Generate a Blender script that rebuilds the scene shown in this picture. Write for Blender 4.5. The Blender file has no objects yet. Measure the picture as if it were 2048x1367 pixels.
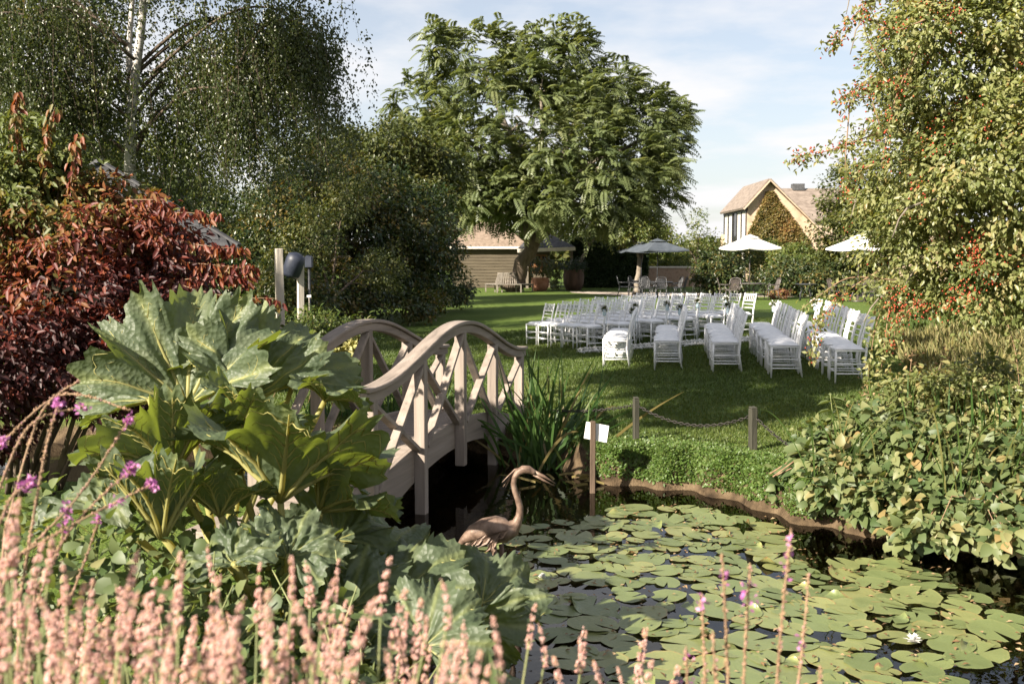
import bpy, math, random
import numpy as np
from mathutils import Vector, Matrix

rng = np.random.default_rng(7)
random.seed(7)
sc = bpy.context.scene
COL = sc.collection

# ------------------------------------------------------------------ camera, sky, sun, exposure
CAMZ = 1.75
F = 1991.0
PITCH = math.atan((683.5 - 520.0) / F)
cam = bpy.data.cameras.new('camera')
cam.sensor_width = 36.0
cam.lens = 35.0
cam.clip_start = 0.05
cam.clip_end = 3000
cam.dof.use_dof = True
cam.dof.focus_distance = 8.5
cam.dof.aperture_fstop = 5.0
camo = bpy.data.objects.new('camera', cam)
COL.objects.link(camo)
camo.location = (0, 0, CAMZ)
camo.rotation_euler = (math.pi / 2 - PITCH, 0, 0)
sc.camera = camo

SUN_EL = math.radians(31)
SUN_AZ = math.radians(221)          # direction towards the sun in the xy plane, from +x counter-clockwise
SUNV = Vector((math.cos(SUN_EL) * math.cos(SUN_AZ), math.cos(SUN_EL) * math.sin(SUN_AZ), math.sin(SUN_EL)))

world = bpy.data.worlds.new('World')
sc.world = world
world.use_nodes = True
nt = world.node_tree
nt.nodes.clear()
out = nt.nodes.new('ShaderNodeOutputWorld')
bg = nt.nodes.new('ShaderNodeBackground')
sky = nt.nodes.new('ShaderNodeTexSky')
sky.sky_type = 'NISHITA'
sky.sun_disc = False
sky.sun_elevation = SUN_EL
sky.sun_rotation = math.atan2(SUNV.x, SUNV.y)
sky.air_density = 1.0
sky.dust_density = 1.6
sky.ozone_density = 1.0
tc = nt.nodes.new('ShaderNodeTexCoord')
sep = nt.nodes.new('ShaderNodeSeparateXYZ')
nt.links.new(tc.outputs['Generated'], sep.inputs[0])


def wmath(op, a, b=None, c=None):
    n = nt.nodes.new('ShaderNodeMath')
    n.operation = op
    for i, v in enumerate((a, b, c)):
        if v is None:
            continue
        if isinstance(v, (int, float)):
            n.inputs[i].default_value = v
        else:
            nt.links.new(v, n.inputs[i])
    return n.outputs[0]


den = wmath('ADD', wmath('MAXIMUM', sep.outputs[2], 0.0), 0.12)
comb = nt.nodes.new('ShaderNodeCombineXYZ')
nt.links.new(wmath('DIVIDE', sep.outputs[0], den), comb.inputs[0])
nt.links.new(wmath('DIVIDE', sep.outputs[1], den), comb.inputs[1])
cn = nt.nodes.new('ShaderNodeTexNoise')
cn.inputs['Scale'].default_value = 0.8
cn.inputs['Detail'].default_value = 7
cn.inputs['Roughness'].default_value = 0.55
nt.links.new(comb.outputs[0], cn.inputs['Vector'])
ramp = nt.nodes.new('ShaderNodeMapRange')
ramp.inputs['From Min'].default_value = 0.42
ramp.inputs['From Max'].default_value = 0.60
nt.links.new(cn.outputs['Fac'], ramp.inputs['Value'])
low = nt.nodes.new('ShaderNodeMapRange')       # thin high haze: whiter towards the horizon
low.inputs['From Min'].default_value = 0.02
low.inputs['From Max'].default_value = 0.55
low.inputs['To Min'].default_value = 0.55
low.inputs['To Max'].default_value = 0.12
nt.links.new(sep.outputs[2], low.inputs['Value'])
mfac = wmath('MINIMUM', wmath('ADD', wmath('MULTIPLY', ramp.outputs[0], 0.7), low.outputs[0]), 0.93)
mixc = nt.nodes.new('ShaderNodeMix')
mixc.data_type = 'RGBA'
nt.links.new(mfac, mixc.inputs['Factor'])
nt.links.new(sky.outputs[0], mixc.inputs['A'])
mixc.inputs['B'].default_value = (6.3, 6.2, 6.25, 1)
nt.links.new(mixc.outputs['Result'], bg.inputs['Color'])
bg.inputs['Strength'].default_value = 0.05
nt.links.new(bg.outputs[0], out.inputs[0])

sl = bpy.data.lights.new('sun', 'SUN')
sl.energy = 5.0
sl.angle = math.radians(0.55)
sl.color = (1.0, 0.90, 0.76)
slo = bpy.data.objects.new('sun', sl)
COL.objects.link(slo)
slo.rotation_euler = SUNV.to_track_quat('Z', 'Y').to_euler()
slo.location = SUNV * 60

sc.view_settings.view_transform = 'Standard'
sc.view_settings.look = 'None'
sc.view_settings.gamma = 1.0
sc.view_settings.use_curve_mapping = False
sc.view_settings.exposure = 1.7
sc.render.engine = 'CYCLES'
sc.cycles.use_denoising = True
sc.cycles.max_bounces = 7
sc.cycles.diffuse_bounces = 3
sc.cycles.glossy_bounces = 3
sc.cycles.transmission_bounces = 4
sc.cycles.transparent_max_bounces = 8
sc.cycles.sample_clamp_indirect = 6.0


# ------------------------------------------------------------------ pixel helpers (photo pixels, 2048 wide)
def ray(px, py):
    u = (px - 1024.0) / F
    v = (683.5 - py) / F
    c, s = math.cos(PITCH), math.sin(PITCH)
    return Vector((u, c + v * s, -s + v * c))


def W(px, py, d):
    r = ray(px, py)
    t = d / r.y
    return Vector((r.x * t, d, CAMZ + r.z * t))


def G(px, py, z=0.0):
    r = ray(px, py)
    t = (z - CAMZ) / r.z
    return Vector((r.x * t, r.y * t, z))


# ------------------------------------------------------------------ materials
MATS = {}


def mat_base(name):
    m = bpy.data.materials.new(name)
    m.use_nodes = True
    n = m.node_tree
    n.nodes.clear()
    o = n.nodes.new('ShaderNodeOutputMaterial')
    MATS[name] = m
    return m, n, o


def ramp_node(n, cols):
    r = n.nodes.new('ShaderNodeValToRGB')
    el = r.color_ramp.elements
    while len(el) < len(cols):
        el.new(0.5)
    for i, c in enumerate(cols):
        p, col = (i / (len(cols) - 1), c) if len(c) == 3 else (c[0], c[1:])
        el[i].position = p
        el[i].color = (*col, 1)
    return r


def leafmat(name, cols, trans=0.4, rough=0.5, tcol=None, spec=0.4):
    """leaf: colour by the leaf's own tint, light passing through"""
    m, n, o = mat_base(name)
    at = n.nodes.new('ShaderNodeAttribute')
    at.attribute_name = 'tint'
    r = ramp_node(n, cols)
    n.links.new(at.outputs['Fac'], r.inputs[0])
    p = n.nodes.new('ShaderNodeBsdfPrincipled')
    p.inputs['Roughness'].default_value = rough
    p.inputs['Specular IOR Level'].default_value = spec
    n.links.new(r.outputs[0], p.inputs['Base Color'])
    t = n.nodes.new('ShaderNodeBsdfTranslucent')
    mul = n.nodes.new('ShaderNodeMix')
    mul.data_type = 'RGBA'
    mul.blend_type = 'MULTIPLY'
    mul.inputs['Factor'].default_value = 1
    n.links.new(r.outputs[0], mul.inputs['A'])
    mul.inputs['B'].default_value = (*(tcol or (1.7, 1.6, 0.7)), 1)
    n.links.new(mul.outputs['Result'], t.inputs['Color'])
    mx = n.nodes.new('ShaderNodeMixShader')
    mx.inputs[0].default_value = trans
    n.links.new(p.outputs[0], mx.inputs[1])
    n.links.new(t.outputs[0], mx.inputs[2])
    n.links.new(mx.outputs[0], o.inputs[0])
    return m


def surf(name, cols, scale=5.0, rough=0.7, bump=0.0, bscale=None, detail=5, stretch=None, metal=0.0, spec=0.4, contrast=(0.3, 0.7), coords='Object', bdist=0.02, rot=0.0):
    m, n, o = mat_base(name)
    tcn = n.nodes.new('ShaderNodeTexCoord')
    mp = n.nodes.new('ShaderNodeMapping')
    if stretch:
        mp.inputs['Scale'].default_value = stretch
    if rot:
        mr0 = n.nodes.new('ShaderNodeVectorRotate')
        mr0.rotation_type = 'Z_AXIS'
        mr0.inputs['Angle'].default_value = rot
        n.links.new(tcn.outputs[coords], mr0.inputs['Vector'])
        n.links.new(mr0.outputs[0], mp.inputs[0])
    else:
        n.links.new(tcn.outputs[coords], mp.inputs[0])
    nz = n.nodes.new('ShaderNodeTexNoise')
    nz.inputs['Scale'].default_value = scale
    nz.inputs['Detail'].default_value = detail
    n.links.new(mp.outputs[0], nz.inputs['Vector'])
    mr = n.nodes.new('ShaderNodeMapRange')
    mr.inputs['From Min'].default_value = contrast[0]
    mr.inputs['From Max'].default_value = contrast[1]
    n.links.new(nz.outputs['Fac'], mr.inputs['Value'])
    r = ramp_node(n, cols)
    n.links.new(mr.outputs[0], r.inputs[0])
    p = n.nodes.new('ShaderNodeBsdfPrincipled')
    p.inputs['Roughness'].default_value = rough
    p.inputs['Metallic'].default_value = metal
    p.inputs['Specular IOR Level'].default_value = spec
    n.links.new(r.outputs[0], p.inputs['Base Color'])
    if bump:
        nb = n.nodes.new('ShaderNodeTexNoise')
        nb.inputs['Scale'].default_value = bscale or scale * 4
        nb.inputs['Detail'].default_value = 4
        n.links.new(mp.outputs[0], nb.inputs['Vector'])
        b = n.nodes.new('ShaderNodeBump')
        b.inputs['Strength'].default_value = bump
        b.inputs['Distance'].default_value = bdist
        n.links.new(nb.outputs['Fac'], b.inputs['Height'])
        n.links.new(b.outputs[0], p.inputs['Normal'])
    n.links.new(p.outputs[0], o.inputs[0])
    return m


leafmat('walnut_leaf', [(0.068, 0.092, 0.036), (0.120, 0.148, 0.060), (0.185, 0.200, 0.090)], 0.38, 0.36)
leafmat('birch_leaf', [(0.028, 0.042, 0.014), (0.050, 0.066, 0.022), (0.095, 0.100, 0.034)], 0.36, 0.34)
leafmat('dark_leaf', [(0.018, 0.034, 0.012), (0.036, 0.056, 0.019), (0.075, 0.085, 0.028), (0.14, 0.10, 0.03)], 0.30, 0.34)
leafmat('olive_leaf', [(0.035, 0.050, 0.014), (0.075, 0.090, 0.024), (0.13, 0.12, 0.035)], 0.32, 0.45)
leafmat('bright_leaf', [(0.050, 0.080, 0.018), (0.10, 0.125, 0.030), (0.17, 0.16, 0.045)], 0.38, 0.45)
leafmat('rose_leaf', [(0.080, 0.100, 0.030), (0.155, 0.178, 0.060), (0.25, 0.25, 0.11), (0.30, 0.22, 0.10)], 0.40, 0.40)
leafmat('hedge_leaf', [(0.012, 0.028, 0.010), (0.024, 0.045, 0.014), (0.04, 0.06, 0.018)], 0.15, 0.5)
leafmat('red_leaf', [(0.040, 0.010, 0.010), (0.12, 0.022, 0.016), (0.20, 0.062, 0.024), (0.14, 0.12, 0.032), (0.09, 0.115, 0.028)], 0.36, 0.5, (1.5, 1.3, 0.7))
leafmat('bank_leaf', [(0.055, 0.088, 0.030), (0.115, 0.145, 0.056), (0.19, 0.20, 0.085), (0.27, 0.19, 0.08)], 0.34, 0.5)
leafmat('ivy_leaf', [(0.05, 0.095, 0.018), (0.085, 0.14, 0.030), (0.13, 0.17, 0.05)], 0.3, 0.45)
leafmat('pale_leaf', [(0.16, 0.17, 0.04), (0.30, 0.28, 0.09), (0.42, 0.40, 0.18)], 0.35, 0.5)
leafmat('climber_leaf', [(0.06, 0.07, 0.02), (0.14, 0.12, 0.035), (0.22, 0.14, 0.05), (0.16, 0.06, 0.03)], 0.3, 0.5)
leafmat('iris_leaf', [(0.020, 0.048, 0.014), (0.040, 0.085, 0.020), (0.075, 0.12, 0.030), (0.20, 0.15, 0.06)], 0.30, 0.36)
leafmat('grass_blade', [(0.036, 0.060, 0.011), (0.066, 0.098, 0.019), (0.118, 0.140, 0.036)], 0.34, 0.5, (1.6, 1.5, 0.6))
leafmat('meadow_blade', [(0.10, 0.12, 0.035), (0.20, 0.19, 0.07), (0.32, 0.27, 0.13)], 0.32, 0.55)
leafmat('dry_leaf', [(0.10, 0.06, 0.03), (0.24, 0.15, 0.07), (0.36, 0.26, 0.15)], 0.25, 0.6, (1.3, 1.0, 0.7))
leafmat('hip_red', [(0.22, 0.028, 0.018), (0.32, 0.05, 0.025), (0.36, 0.11, 0.04)], 0.0, 0.3)
leafmat('pink_floret', [(0.46, 0.22, 0.18), (0.68, 0.44, 0.39), (0.50, 0.30, 0.17)], 0.25, 0.7, (1.1, 1.0, 0.9))
leafmat('magenta_floret', [(0.36, 0.09, 0.30), (0.48, 0.17, 0.40), (0.55, 0.27, 0.45)], 0.3, 0.6, (1.2, 1.0, 1.2))
leafmat('seed_floret', [(0.24, 0.15, 0.08), (0.40, 0.26, 0.15), (0.42, 0.22, 0.24)], 0.2, 0.7, (1.2, 1.0, 0.8))
leafmat('petal_white', [(0.70, 0.69, 0.65), (0.80, 0.79, 0.76)], 0.3, 0.6, (1, 1, 1))
surf('bark_dark', [(0.055, 0.040, 0.028), (0.12, 0.09, 0.065)], 8, 0.9, 0.8, 20, stretch=(1, 1, 0.25))
surf('bark_grey', [(0.10, 0.08, 0.06), (0.22, 0.19, 0.15)], 8, 0.9, 0.6, 20, stretch=(1, 1, 0.25))
surf('birch_bark', [(0.03, 0.025, 0.02), (0.30, 0.28, 0.25), (0.46, 0.44, 0.41)], 3.5, 0.8, 0.4, 20, stretch=(0.5, 0.5, 3.0), contrast=(0.3, 0.5))
surf('stem_green', [(0.10, 0.13, 0.04), (0.20, 0.20, 0.08)], 20, 0.6)
surf('stem_brown', [(0.14, 0.08, 0.045), (0.26, 0.17, 0.10)], 20, 0.7)
OAK = [(0.085, 0.068, 0.056), (0.20, 0.165, 0.138), (0.26, 0.215, 0.182), (0.31, 0.265, 0.23)]
surf('oak_grey', OAK, 9, 0.82, 0.6, 60, stretch=(.10, 1.6, 1.6), contrast=(0.22, 0.78), bdist=0.006, rot=-1.3, detail=8)
surf('oak_post', OAK, 9, 0.82, 0.6, 60, stretch=(1.6, 1.6, .10), contrast=(0.22, 0.78), bdist=0.006, detail=8)
surf('oak_board', OAK, 5, 0.85, 0.5, 50, stretch=(2.0, .25, 2.0), contrast=(0.25, 0.75), bdist=0.005, detail=8)
surf('white_paint', [(0.68, 0.68, 0.69), (0.78, 0.78, 0.78)], 9, 0.42)
surf('cushion_white', [(0.66, 0.66, 0.67), (0.76, 0.76, 0.76)], 14, 0.85, 0.15, 40)
surf('canvas_white', [(0.72, 0.71, 0.68), (0.80, 0.79, 0.76)], 4, 0.85)
surf('canvas_navy', [(0.042, 0.052, 0.066), (0.066, 0.078, 0.094)], 4, 0.8)
surf('metal_bronze', [(0.035, 0.028, 0.026), (0.085, 0.07, 0.062)], 20, 0.42, spec=0.6)
surf('metal_dark', [(0.012, 0.013, 0.016), (0.035, 0.036, 0.04)], 20, 0.4, spec=0.6)
surf('chain_steel', [(0.02, 0.017, 0.015), (0.05, 0.044, 0.038)], 40, 0.5, metal=0.4)
surf('post_green', [(0.022, 0.022, 0.015), (0.055, 0.052, 0.036)], 7, 0.85, 0.4, 30, stretch=(1, 1, 0.2))
surf('post_pale', [(0.34, 0.30, 0.24), (0.50, 0.46, 0.40)], 5, 0.8, 0.3, 30, stretch=(1, 1, 0.15))
surf('navy_plastic', [(0.012, 0.016, 0.028), (0.03, 0.036, 0.055)], 6, 0.5)
surf('rust_bronze', [(0.06, 0.038, 0.027), (0.15, 0.098, 0.07), (0.23, 0.165, 0.125)], 18, 0.55, 0.6, 60, metal=0.2, contrast=(0.3, 0.7), bdist=0.004)
surf('sign_back', [(0.60, 0.60, 0.58), (0.70, 0.70, 0.68)], 5, 0.6)
surf('terracotta', [(0.26, 0.11, 0.06), (0.40, 0.20, 0.12)], 5, 0.85)
surf('barrel_wood', [(0.05, 0.03, 0.02), (0.12, 0.07, 0.05)], 6, 0.8, stretch=(1, 1, 0.2))
surf('bench_teak', [(0.12, 0.105, 0.085), (0.22, 0.195, 0.165)], 6, 0.85)
surf('cladding', [(0.065, 0.052, 0.034), (0.11, 0.09, 0.06)], 4, 0.85, stretch=(0.3, 0.3, 6))
surf('roof_shingle', [(0.13, 0.095, 0.07), (0.24, 0.185, 0.14)], 6, 0.9, 0.5, 25)
surf('slate_grey', [(0.035, 0.036, 0.04), (0.08, 0.08, 0.083)], 5, 0.8, 0.3, 25)
surf('window_brown', [(0.20, 0.085, 0.03), (0.30, 0.14, 0.06)], 5, 0.6)
surf('fascia_pale', [(0.50, 0.44, 0.38), (0.60, 0.55, 0.48)], 4, 0.7)
surf('barn_stone', [(0.30, 0.21, 0.14), (0.44, 0.33, 0.23), (0.38, 0.30, 0.24)], 1.5, 0.9, 0.5, 5)
surf('barn_roof', [(0.12, 0.095, 0.078), (0.22, 0.18, 0.15)], 2.2, 0.9, 0.5, 8, stretch=(1, 1, 2.5))
surf('frame_black', [(0.012, 0.012, 0.012), (0.03, 0.03, 0.03)], 5, 0.5)
surf('curtain', [(0.30, 0.28, 0.25), (0.62, 0.60, 0.57)], 1.4, 0.9, stretch=(0.1, 3, 0.05))
surf('brick_wall', [(0.20, 0.13, 0.09), (0.32, 0.22, 0.16), (0.26, 0.19, 0.15)], 6, 0.9, 0.4, 12)
surf('gravel', [(0.30, 0.25, 0.20), (0.44, 0.38, 0.32)], 20, 0.95, 0.4, 60, coords='Object')
surf('log_wood', [(0.045, 0.03, 0.02), (0.13, 0.09, 0.06)], 6, 0.9, 0.6, 25, stretch=(1, 1, 0.2))
surf('ribbon_blue', [(0.40, 0.52, 0.60), (0.50, 0.62, 0.68)], 9, 0.7)
surf('soil', [(0.025, 0.018, 0.012), (0.07, 0.05, 0.03)], 6, 0.95, 0.6, 30)


def glass_mat():
    m, n, o = mat_base('dark_glass')
    p = n.nodes.new('ShaderNodeBsdfPrincipled')
    p.inputs['Base Color'].default_value = (0.02, 0.02, 0.02, 1)
    p.inputs['Roughness'].default_value = 0.05
    n.links.new(p.outputs[0], o.inputs[0])


glass_mat()


def ground_mat():
    m, n, o = mat_base('lawn_ground')
    tcn = n.nodes.new('ShaderNodeTexCoord')
    geo = n.nodes.new('ShaderNodeNewGeometry')
    def noise(scale, detail=4, st=None):
        mp = n.nodes.new('ShaderNodeMapping')
        if st:
            mp.inputs['Scale'].default_value = st
        n.links.new(tcn.outputs['Object'], mp.inputs[0])
        k = n.nodes.new('ShaderNodeTexNoise')
        k.inputs['Scale'].default_value = scale
        k.inputs['Detail'].default_value = detail
        n.links.new(mp.outputs[0], k.inputs['Vector'])
        return k.outputs['Fac']
    def mr(v, a, b, c=0.0, d=1.0):
        k = n.nodes.new('ShaderNodeMapRange')
        for i, x in zip(('From Min', 'From Max', 'To Min', 'To Max'), (a, b, c, d)):
            k.inputs[i].default_value = x
        n.links.new(v, k.inputs['Value'])
        return k.outputs[0]
    g1 = ramp_node(n, [(0.042, 0.074, 0.012), (0.075, 0.115, 0.020), (0.120, 0.150, 0.036)])
    mixf = n.nodes.new('ShaderNodeMix')
    mixf.data_type = 'FLOAT'
    mixf.inputs['Factor'].default_value = 0.55
    n.links.new(mr(noise(0.55, 6), 0.3, 0.7), mixf.inputs['A'])
    n.links.new(mr(noise(28, 5), 0.25, 0.75), mixf.inputs['B'])
    n.links.new(mixf.outputs['Result'], g1.inputs[0])
    soil = ramp_node(n, [(0.025, 0.017, 0.010), (0.075, 0.052, 0.030), (0.125, 0.09, 0.054)])
    n.links.new(mr(noise(7, 6), 0.3, 0.7), soil.inputs[0])
    sp = n.nodes.new('ShaderNodeSeparateXYZ')
    n.links.new(geo.outputs['Normal'], sp.inputs[0])
    sp2 = n.nodes.new('ShaderNodeSeparateXYZ')
    n.links.new(geo.outputs['Position'], sp2.inputs[0])
    steep = mr(sp.outputs[2], 0.95, 0.75)
    deep = mr(sp2.outputs[2], -0.30, -0.40)
    mxm = n.nodes.new('ShaderNodeMath')
    mxm.operation = 'MAXIMUM'
    n.links.new(steep, mxm.inputs[0])
    n.links.new(deep, mxm.inputs[1])
    mx = n.nodes.new('ShaderNodeMix')
    mx.data_type = 'RGBA'
    n.links.new(mxm.outputs[0], mx.inputs['Factor'])
    n.links.new(g1.outputs[0], mx.inputs['A'])
    n.links.new(soil.outputs[0], mx.inputs['B'])
    p = n.nodes.new('ShaderNodeBsdfPrincipled')
    p.inputs['Roughness'].default_value = 0.9
    p.inputs['Specular IOR Level'].default_value = 0.15
    n.links.new(mx.outputs['Result'], p.inputs['Base Color'])
    b = n.nodes.new('ShaderNodeBump')
    b.inputs['Strength'].default_value = 0.9
    b.inputs['Distance'].default_value = 0.03
    n.links.new(noise(45, 3), b.inputs['Height'])
    n.links.new(b.outputs[0], p.inputs['Normal'])
    n.links.new(p.outputs[0], o.inputs[0])


ground_mat()


def water_mat():
    m, n, o = mat_base('pond_water')
    tr = n.nodes.new('ShaderNodeBsdfTransparent')
    tr.inputs[0].default_value = (0.52, 0.43, 0.28, 1)
    gl = n.nodes.new('ShaderNodeBsdfGlossy')
    gl.inputs['Roughness'].default_value = 0.015
    tcn = n.nodes.new('ShaderNodeTexCoord')
    nz = n.nodes.new('ShaderNodeTexNoise')
    nz.inputs['Scale'].default_value = 3.5
    nz.inputs['Detail'].default_value = 3
    n.links.new(tcn.outputs['Object'], nz.inputs['Vector'])
    b = n.nodes.new('ShaderNodeBump')
    b.inputs['Strength'].default_value = 0.08
    b.inputs['Distance'].default_value = 0.05
    n.links.new(nz.outputs['Fac'], b.inputs['Height'])
    n.links.new(b.outputs[0], gl.inputs['Normal'])
    fr = n.nodes.new('ShaderNodeFresnel')
    fr.inputs[0].default_value = 1.46
    n.links.new(b.outputs[0], fr.inputs['Normal'])
    mx = n.nodes.new('ShaderNodeMixShader')
    n.links.new(fr.outputs[0], mx.inputs[0])
    n.links.new(tr.outputs[0], mx.inputs[1])
    n.links.new(gl.outputs[0], mx.inputs[2])
    n.links.new(mx.outputs[0], o.inputs[0])


water_mat()


def pad_mat():
    m, n, o = mat_base('lily_pad')
    oi = n.nodes.new('ShaderNodeObjectInfo')
    tcn = n.nodes.new('ShaderNodeTexCoord')
    nz = n.nodes.new('ShaderNodeTexNoise')
    nz.inputs['Scale'].default_value = 9
    nz.inputs['Detail'].default_value = 5
    n.links.new(tcn.outputs['Object'], nz.inputs['Vector'])
    r = ramp_node(n, [(0.0, 0.10, 0.135, 0.050), (0.45, 0.155, 0.185, 0.070), (0.80, 0.215, 0.225, 0.085), (0.93, 0.26, 0.22, 0.08), (1.0, 0.22, 0.12, 0.06)])
    mxf = n.nodes.new('ShaderNodeMix')
    mxf.data_type = 'FLOAT'
    mxf.inputs['Factor'].default_value = 0.4
    n.links.new(oi.outputs['Random'], mxf.inputs['A'])
    n.links.new(nz.outputs['Fac'], mxf.inputs['B'])
    at = n.nodes.new('ShaderNodeAttribute')
    at.attribute_name = 'tint'
    ad = n.nodes.new('ShaderNodeMath')
    ad.operation = 'ADD'
    n.links.new(mxf.outputs['Result'], ad.inputs[0])
    n.links.new(at.outputs['Fac'], ad.inputs[1])
    n.links.new(ad.outputs[0], r.inputs[0])
    p = n.nodes.new('ShaderNodeBsdfPrincipled')
    p.inputs['Roughness'].default_value = 0.36
    p.inputs['Specular IOR Level'].default_value = 0.55
    n.links.new(r.outputs[0], p.inputs['Base Color'])
    b = n.nodes.new('ShaderNodeBump')
    b.inputs['Strength'].default_value = 0.25
    b.inputs['Distance'].default_value = 0.01
    n.links.new(nz.outputs['Fac'], b.inputs['Height'])
    n.links.new(b.outputs[0], p.inputs['Normal'])
    t = n.nodes.new('ShaderNodeBsdfTranslucent')
    n.links.new(r.outputs[0], t.inputs[0])
    mx = n.nodes.new('ShaderNodeMixShader')
    mx.inputs[0].default_value = 0.15
    n.links.new(p.outputs[0], mx.inputs[1])
    n.links.new(t.outputs[0], mx.inputs[2])
    n.links.new(mx.outputs[0], o.inputs[0])


pad_mat()


def gunnera_mat():
    m, n, o = mat_base('gunnera_blade')
    tcn = n.nodes.new('ShaderNodeTexCoord')
    nz = n.nodes.new('ShaderNodeTexNoise')
    nz.inputs['Scale'].default_value = 7
    nz.inputs['Detail'].default_value = 6
    n.links.new(tcn.outputs['Object'], nz.inputs['Vector'])
    r = ramp_node(n, [(0.065, 0.092, 0.050), (0.100, 0.130, 0.072), (0.135, 0.160, 0.090)])
    mr = n.nodes.new('ShaderNodeMapRange')
    mr.inputs['From Min'].default_value = 0.3
    mr.inputs['From Max'].default_value = 0.7
    n.links.new(nz.outputs['Fac'], mr.inputs['Value'])
    n.links.new(mr.outputs[0], r.inputs[0])
    at = n.nodes.new('ShaderNodeAttribute')
    at.attribute_name = 'tint'
    mv = n.nodes.new('ShaderNodeMix')
    mv.data_type = 'RGBA'
    n.links.new(at.outputs['Fac'], mv.inputs['Factor'])
    n.links.new(r.outputs[0], mv.inputs['A'])
    mv.inputs['B'].default_value = (0.22, 0.25, 0.10, 1)
    p = n.nodes.new('ShaderNodeBsdfPrincipled')
    p.inputs['Roughness'].default_value = 0.5
    p.inputs['Specular IOR Level'].default_value = 0.4
    n.links.new(mv.outputs['Result'], p.inputs['Base Color'])
    nb = n.nodes.new('ShaderNodeTexVoronoi')
    nb.inputs['Scale'].default_value = 34
    n.links.new(tcn.outputs['Object'], nb.inputs['Vector'])
    b = n.nodes.new('ShaderNodeBump')
    b.inputs['Strength'].default_value = 0.55
    b.inputs['Distance'].default_value = 0.012
    n.links.new(nb.outputs['Distance'], b.inputs['Height'])
    n.links.new(b.outputs[0], p.inputs['Normal'])
    t = n.nodes.new('ShaderNodeBsdfTranslucent')
    t.inputs[0].default_value = (0.17, 0.21, 0.022, 1)
    mx = n.nodes.new('ShaderNodeMixShader')
    mx.inputs[0].default_value = 0.42
    n.links.new(p.outputs[0], mx.inputs[1])
    n.links.new(t.outputs[0], mx.inputs[2])
    n.links.new(mx.outputs[0], o.inputs[0])


gunnera_mat()
leafmat('gunnera_rib', [(0.42, 0.40, 0.15), (0.5, 0.46, 0.2)], 0.5, 0.5, (1.2, 1.1, 0.6))


# ------------------------------------------------------------------ object helpers
def tag(o, label=None, cat=None, group=None, kind=None):
    if label:
        o['label'] = label
    if cat:
        o['category'] = cat
    if group:
        o['group'] = group
    if kind:
        o['kind'] = kind
    return o


def link(name, me, mat=None, parent=None):
    o = bpy.data.objects.new(name, me)
    COL.objects.link(o)
    if mat and me is not None:
        if len(me.materials) == 0:
            me.materials.append(MATS[mat])
    if parent is not None:
        o.parent = parent
    return o


def thing(name, label, cat, loc=(0, 0, 0), rz=0.0, group=None):
    o = bpy.data.objects.new(name, None)
    o.empty_display_size = 0.1
    COL.objects.link(o)
    o.location = loc
    o.rotation_euler = (0, 0, rz)
    return tag(o, label, cat, group)


def keep(child, parent):
    """parent a mesh made in world coordinates without moving it"""
    child.parent = parent
    M = Matrix.Translation(parent.location) @ parent.rotation_euler.to_matrix().to_4x4()
    child.matrix_parent_inverse = M.inverted()
    return child


def dup(root, loc, rz, label=None, group=None):
    r = root.copy()
    COL.objects.link(r)
    r.location = loc
    r.rotation_euler = (0, 0, rz)
    if label:
        r['label'] = label
    if group:
        r['group'] = group
    for ch in root.children:
        c = ch.copy()
        COL.objects.link(c)
        c.parent = r
        for g in ch.children:
            d = g.copy()
            COL.objects.link(d)
            d.parent = c
    return r


def np_mesh(name, V, faces, tint=None, smooth=False):
    """V (n,3); faces: (m,k) int array"""
    V = np.asarray(V, dtype=np.float32)
    faces = np.asarray(faces, dtype=np.int32)
    me = bpy.data.meshes.new(name)
    me.vertices.add(len(V))
    me.vertices.foreach_set('co', V.ravel())
    m, k = faces.shape
    me.loops.add(m * k)
    me.loops.foreach_set('vertex_index', faces.ravel())
    me.polygons.add(m)
    me.polygons.foreach_set('loop_start', np.arange(0, m * k, k, dtype=np.int32))
    if smooth:
        me.polygons.foreach_set('use_smooth', np.ones(m, dtype=bool))
    me.update(calc_edges=True)
    if tint is not None:
        a = me.attributes.new('tint', 'FLOAT', 'POINT')
        a.data.foreach_set('value', np.asarray(tint, dtype=np.float32))
    return me


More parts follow.
